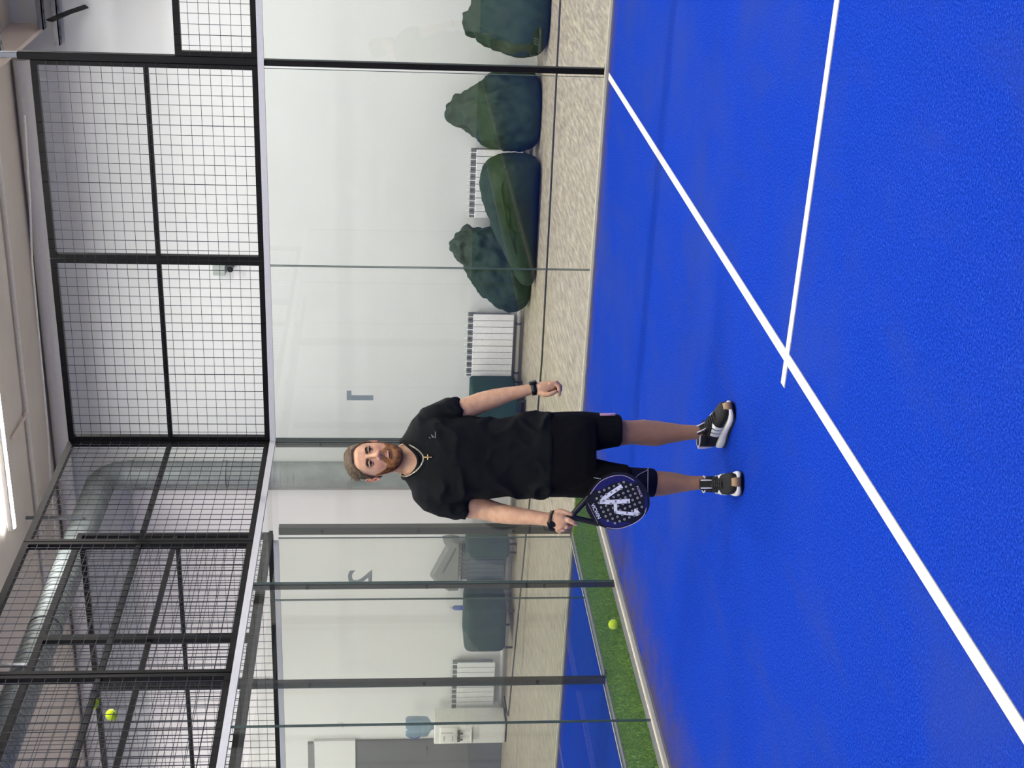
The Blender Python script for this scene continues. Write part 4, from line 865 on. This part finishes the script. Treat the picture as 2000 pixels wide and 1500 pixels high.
MB().tube([bc+a_*.0375*math.cos(t)+b_*.0345*math.sin(t) for t in np.linspace(0, 2*math.pi, 33)], .0052, 10).build('cord', 'black_rubber', bk, True)
e0 = bc+(a_ if a_.x < 0 else -a_)*.036
MB().bbox((-.012, -.006, -.016), (.012, .006, .012), .004, 2).build('toggle', 'black_rubber', bk, True).location = e0+V((-.004, -.004, -.001))
MB().tube([e0, e0+V((-.012, -.003, .014)), e0+V((-.008, -.003, .030)), e0+V((.012, -.003, .034)), e0+V((.016, 0, .018))], .0022, 6).build('loose_end', 'black_rubber', bk, True)
gk = MB(); gc = bc-bd*.011
for i in range(30):
    t = 2*math.pi*i/30; c = gc+a_*.0370*math.cos(t)+b_*.0345*math.sin(t); tt = (-a_*math.sin(t)+b_*math.cos(t)).normalized(); w = (bd if i % 2 else bd+a_*math.cos(t)+b_*math.sin(t)).normalized()
    gk.tube([c+tt*.0046*math.cos(s)+w*.003*math.sin(s) for s in np.linspace(0, 2*math.pi, 11)], .0012, 6)
gb = empty('bracelet', (0, 0, 0)); gb.parent = P; gb['label'] = 'thin gold chain bracelet'; gk.build('chain', 'gold', gb, True)

# ------------------------------------------------------------------ padel racket (a: across, s: towards the tip, n: to the viewer)
T0 = PM @ V((-.26186, -.112, .75373)); X3 = PM.to_3x3()
RM = Matrix((X3 @ V((-.9683, 0, -.2499)), X3 @ V((.2499, 0, -.9683)), X3 @ V((0, -1, 0)))).transposed().to_4x4(); RM.translation = T0
rk = empty('padel_racket'); rk.matrix_world = RM; tag(rk, 'black and navy padel racket with white lettering held head down by the man', 'racket')
def spline(pts, n=6, closed=False):
    P_ = [V((x, y, 0)) for x, y in pts]; N_ = len(P_); out = []
    for i in range(N_ if closed else N_-1):
        p0, p1, p2, p3 = (P_[(i+j) % N_] if closed else P_[min(max(i+j, 0), N_-1)] for j in (-1, 0, 1, 2))
        for k in range(n):
            t = k/n; out.append(.5*((2*p1)+(-p0+p2)*t+(2*p0-5*p1+4*p2-p3)*t*t+(-p0+3*p1-3*p2+p3)*t**3))
    if not closed: out.append(P_[-1])
    return [(p.x, p.y) for p in out]
arcp = [(-.066, .076), (-.0840, .0915), (-.1140, .1233), (-.1395, .1777), (-.1425, .2263), (-.1233, .2869), (-.0810, .3290), (-.0300, .3490), (.0174, .3500), (.0548, .3340), (.0816, .3012), (.0991, .2549), (.1060, .2052), (.0991, .1534), (.0780, .1135), (.062, .0945)]
outl = spline(arcp, 5)+[(.040, .0805), (.0255, .0735), (.003, .0655), (-.019, .0620), (-.045, .0660)]
HT = .018
hd_ = MB(); n = len(outl); cx, cy = -.018, .205
for sc_, z in ((.985, -HT), (1, -HT+.004), (1, HT-.004), (.985, HT)): hd_.v += [(cx+(x-cx)*sc_, cy+(y-cy)*sc_, z) for x, y in outl]
for i in range(3):
    for k in range(n): hd_.f.append((i*n+k, i*n+(k+1) % n, (i+1)*n+(k+1) % n, (i+1)*n+k)); hd_.mi.append(0)
hd_.f += [tuple(reversed(range(n))), tuple(3*n+k for k in range(n))]; hd_.mi += [0, 0]
sharp(hd_.build('frame', 'racket_black', rk), 40)
ft = lambda z: (lambda x, y, d: (x, y, z+d))
pz = HT+.0004
def poly(name, pts, mat, z=pz, d=.0006): return MB().prism(pts, ft(z), d).build(name, mat, rk)
poly('navy_panel', [(-.0900, .0985)]+spline([(-.1120, .133), (-.1290, .180), (-.1310, .226), (-.1130, .280), (-.082, .315)], 4)+[(-.073, .300), (-.097, .262), (-.0990, .20), (-.086, .150)], 'racket_navy')
poly('navy_panel', [(.0440, .108), (.066, .116)]+spline([(.074, .122), (.0910, .160), (.0970, .205), (.0925, .245)], 4)+[(.082, .225), (.072, .175), (.040, .125)], 'racket_navy')
poly('navy_panel', [(-.03, .3365), (.012, .3410), (.045, .332), (.066, .312), (.05, .315), (.01, .326)], 'racket_navy')
HOL = [(-.0778,.1381),(-.0805,.1615),(-.0834,.1846),(-.0866,.2079),(-.09,.2317),(-.0926,.2551),(-.053,.1195),(-.0562,.1426),(-.0599,.1663),(-.0628,.1891),(-.0656,.2129),(-.0677,.2364),(-.0708,.26),(-.0742,.2834),(-.031,.1239),(-.0347,.1473),(-.0361,.171),(-.0399,.1943),(-.043,.2178),(-.0459,.2413),(-.0491,.2647),(-.0522,.2884),(-.0091,.1291),(-.0118,.1521),(-.0148,.176),(-.019,.199),(-.0218,.2222),(-.0247,.2459),(-.0275,.2696),(-.0304,.2931),(.0122,.1341),(.0094,.1571),(.0063,.1804),(.0036,.2038),(.0006,.2273),(-.0025,.2503),(-.0055,.2745),(-.0089,.2981),(.0344,.1388),(.0308,.162),(.0277,.1856),(.025,.209),(.0224,.2322),(.0193,.2556),(.0164,.2791),(.0135,.3026),(.0556,.1434),(.0525,.1667),(.0498,.1901),(.0468,.2134),(.0435,.2361),(.041,.26),(.0385,.2837),(.0352,.3073),(.0743,.1716),(.0715,.1946),(.0685,.2179),(.0662,.2411),(.0632,.265),(.0601,.2886)]
def stroke(mb, pts, w, z, d=.0008):
    P_ = [V((x, y, 0)) for x, y in spline(pts, 6)]
    L_, R_ = [], []
    for i, p in enumerate(P_):
        t = (P_[min(i+1, len(P_)-1)]-P_[max(i-1, 0)]).normalized(); q = V((-t.y, t.x, 0))*w/2; L_.append((p+q)[:2]); R_.append((p-q)[:2])
    for i in range(len(P_)-1): mb.prism([L_[i], L_[i+1], R_[i+1], R_[i]], ft(z), d)
lg = MB(); lz = pz+.0009
stroke(lg, [(-.0783, .2430), (-.0630, .198), (-.0485, .1600), (-.0365, .1400), (-.0330, .1335)], .0185, lz); stroke(lg, [(-.0345, .1300), (-.0295, .150), (-.0224, .1720), (-.0045, .2620)], .0195, lz)
stroke(lg, [(-.0150, .195), (.004, .1925), (.0190, .1890), (.0280, .1920), (.0330, .2020), (.0459, .2342), (.0590, .272), (.0625, .283)], .0150, lz)
lg.prism([(.0536, .2650), (.0330, .2735), (.0400, .2830), (.0577, .2930), (.0680, .2810), (.0640, .2650)], ft(lz), .0008); lg.build('emblem', 'racket_white', rk)
ho = MB()
for x, y in HOL: ho.tube([(x, y, pz+.0005), (x, y, pz+.0022)], .0052, 16)
ho.build('hole_pattern', 'racket_hole', rk)
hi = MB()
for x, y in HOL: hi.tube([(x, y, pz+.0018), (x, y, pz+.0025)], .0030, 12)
hi.build('hole_core', 'radiator_gap', rk)  # darker discs paint the shade inside the holes
ri = MB(); stroke(ri, [(-.0790, .096), (-.1180, .1460), (-.1310, .1959), (-.1281, .2427), (-.1138, .2743), (-.0885, .3011)], .0026, pz+.001); stroke(ri, [(.0840, .1302), (.1010, .1762), (.1020, .2269), (.0910, .2762), (.0710, .3085), (.0438, .3264)], .0026, pz+.001)
stroke(ri, [(-.0425, .0757), (.0553, .0975)], .0012, pz+.001); ri.build('rim_lines', 'racket_line', rk)
tx = V((.0628, .0131, 0)).normalized(); put_text('lettering', 'VICWIN', .0235, 'racket_white', frame(V((.0022, .1010, pz+.001)), tx, V((-tx.y, tx.x, 0)), (0, 0, 1)), rk, sx=.86)
tx = V((.0571, .0105, 0)).normalized(); put_text('lettering', 'FORCE', .013, 'racket_line', frame(V((-.0350, .3130, pz+.001)), tx, V((-tx.y, tx.x, 0)), (0, 0, 1)), rk, sx=1.35)
o = put_text('lettering', 'VICWIN', .015, 'racket_white', frame(V((-.1345, .155, .006)), V((.38, .92, 0)), V((0, 0, 1)), V((-.92, .38, 0))), rk)
th = MB()
def bar(a, b, w0, w1, t=.013):
    a, b = V((*a, 0)), V((*b, 0)); d = (b-a).normalized(); q = V((-d.y, d.x, 0)); th.loft([(a, q*w0, (0, 0, t), 3), (b, q*w1, (0, 0, t+.004), 3)], 16)
bar((.0, -.012), (-.066, .088), .0125, .0135); bar((.0, -.012), (.060, .103), .0125, .0135); bar((-.060, .0715), (.052, .095), .0085, .0085)
sharp(th.build('throat', 'racket_black', rk), 50)
sharp(MB().loft([((.0, .004, 0), (.0165, 0, 0), (0, 0, .0145), 3), ((.002, -.02, 0), (.0155, 0, 0), (0, 0, .0145), 3), ((.0095, -.110, 0), (.0155, 0, 0), (0, 0, .0145), 3), ((.010, -.116, 0), (.018, 0, 0), (0, 0, .017), 3), ((.0105, -.122, 0), (.017, 0, 0), (0, 0, .016), 3)], 20).build('handle', 'black_rubber', rk), 50)
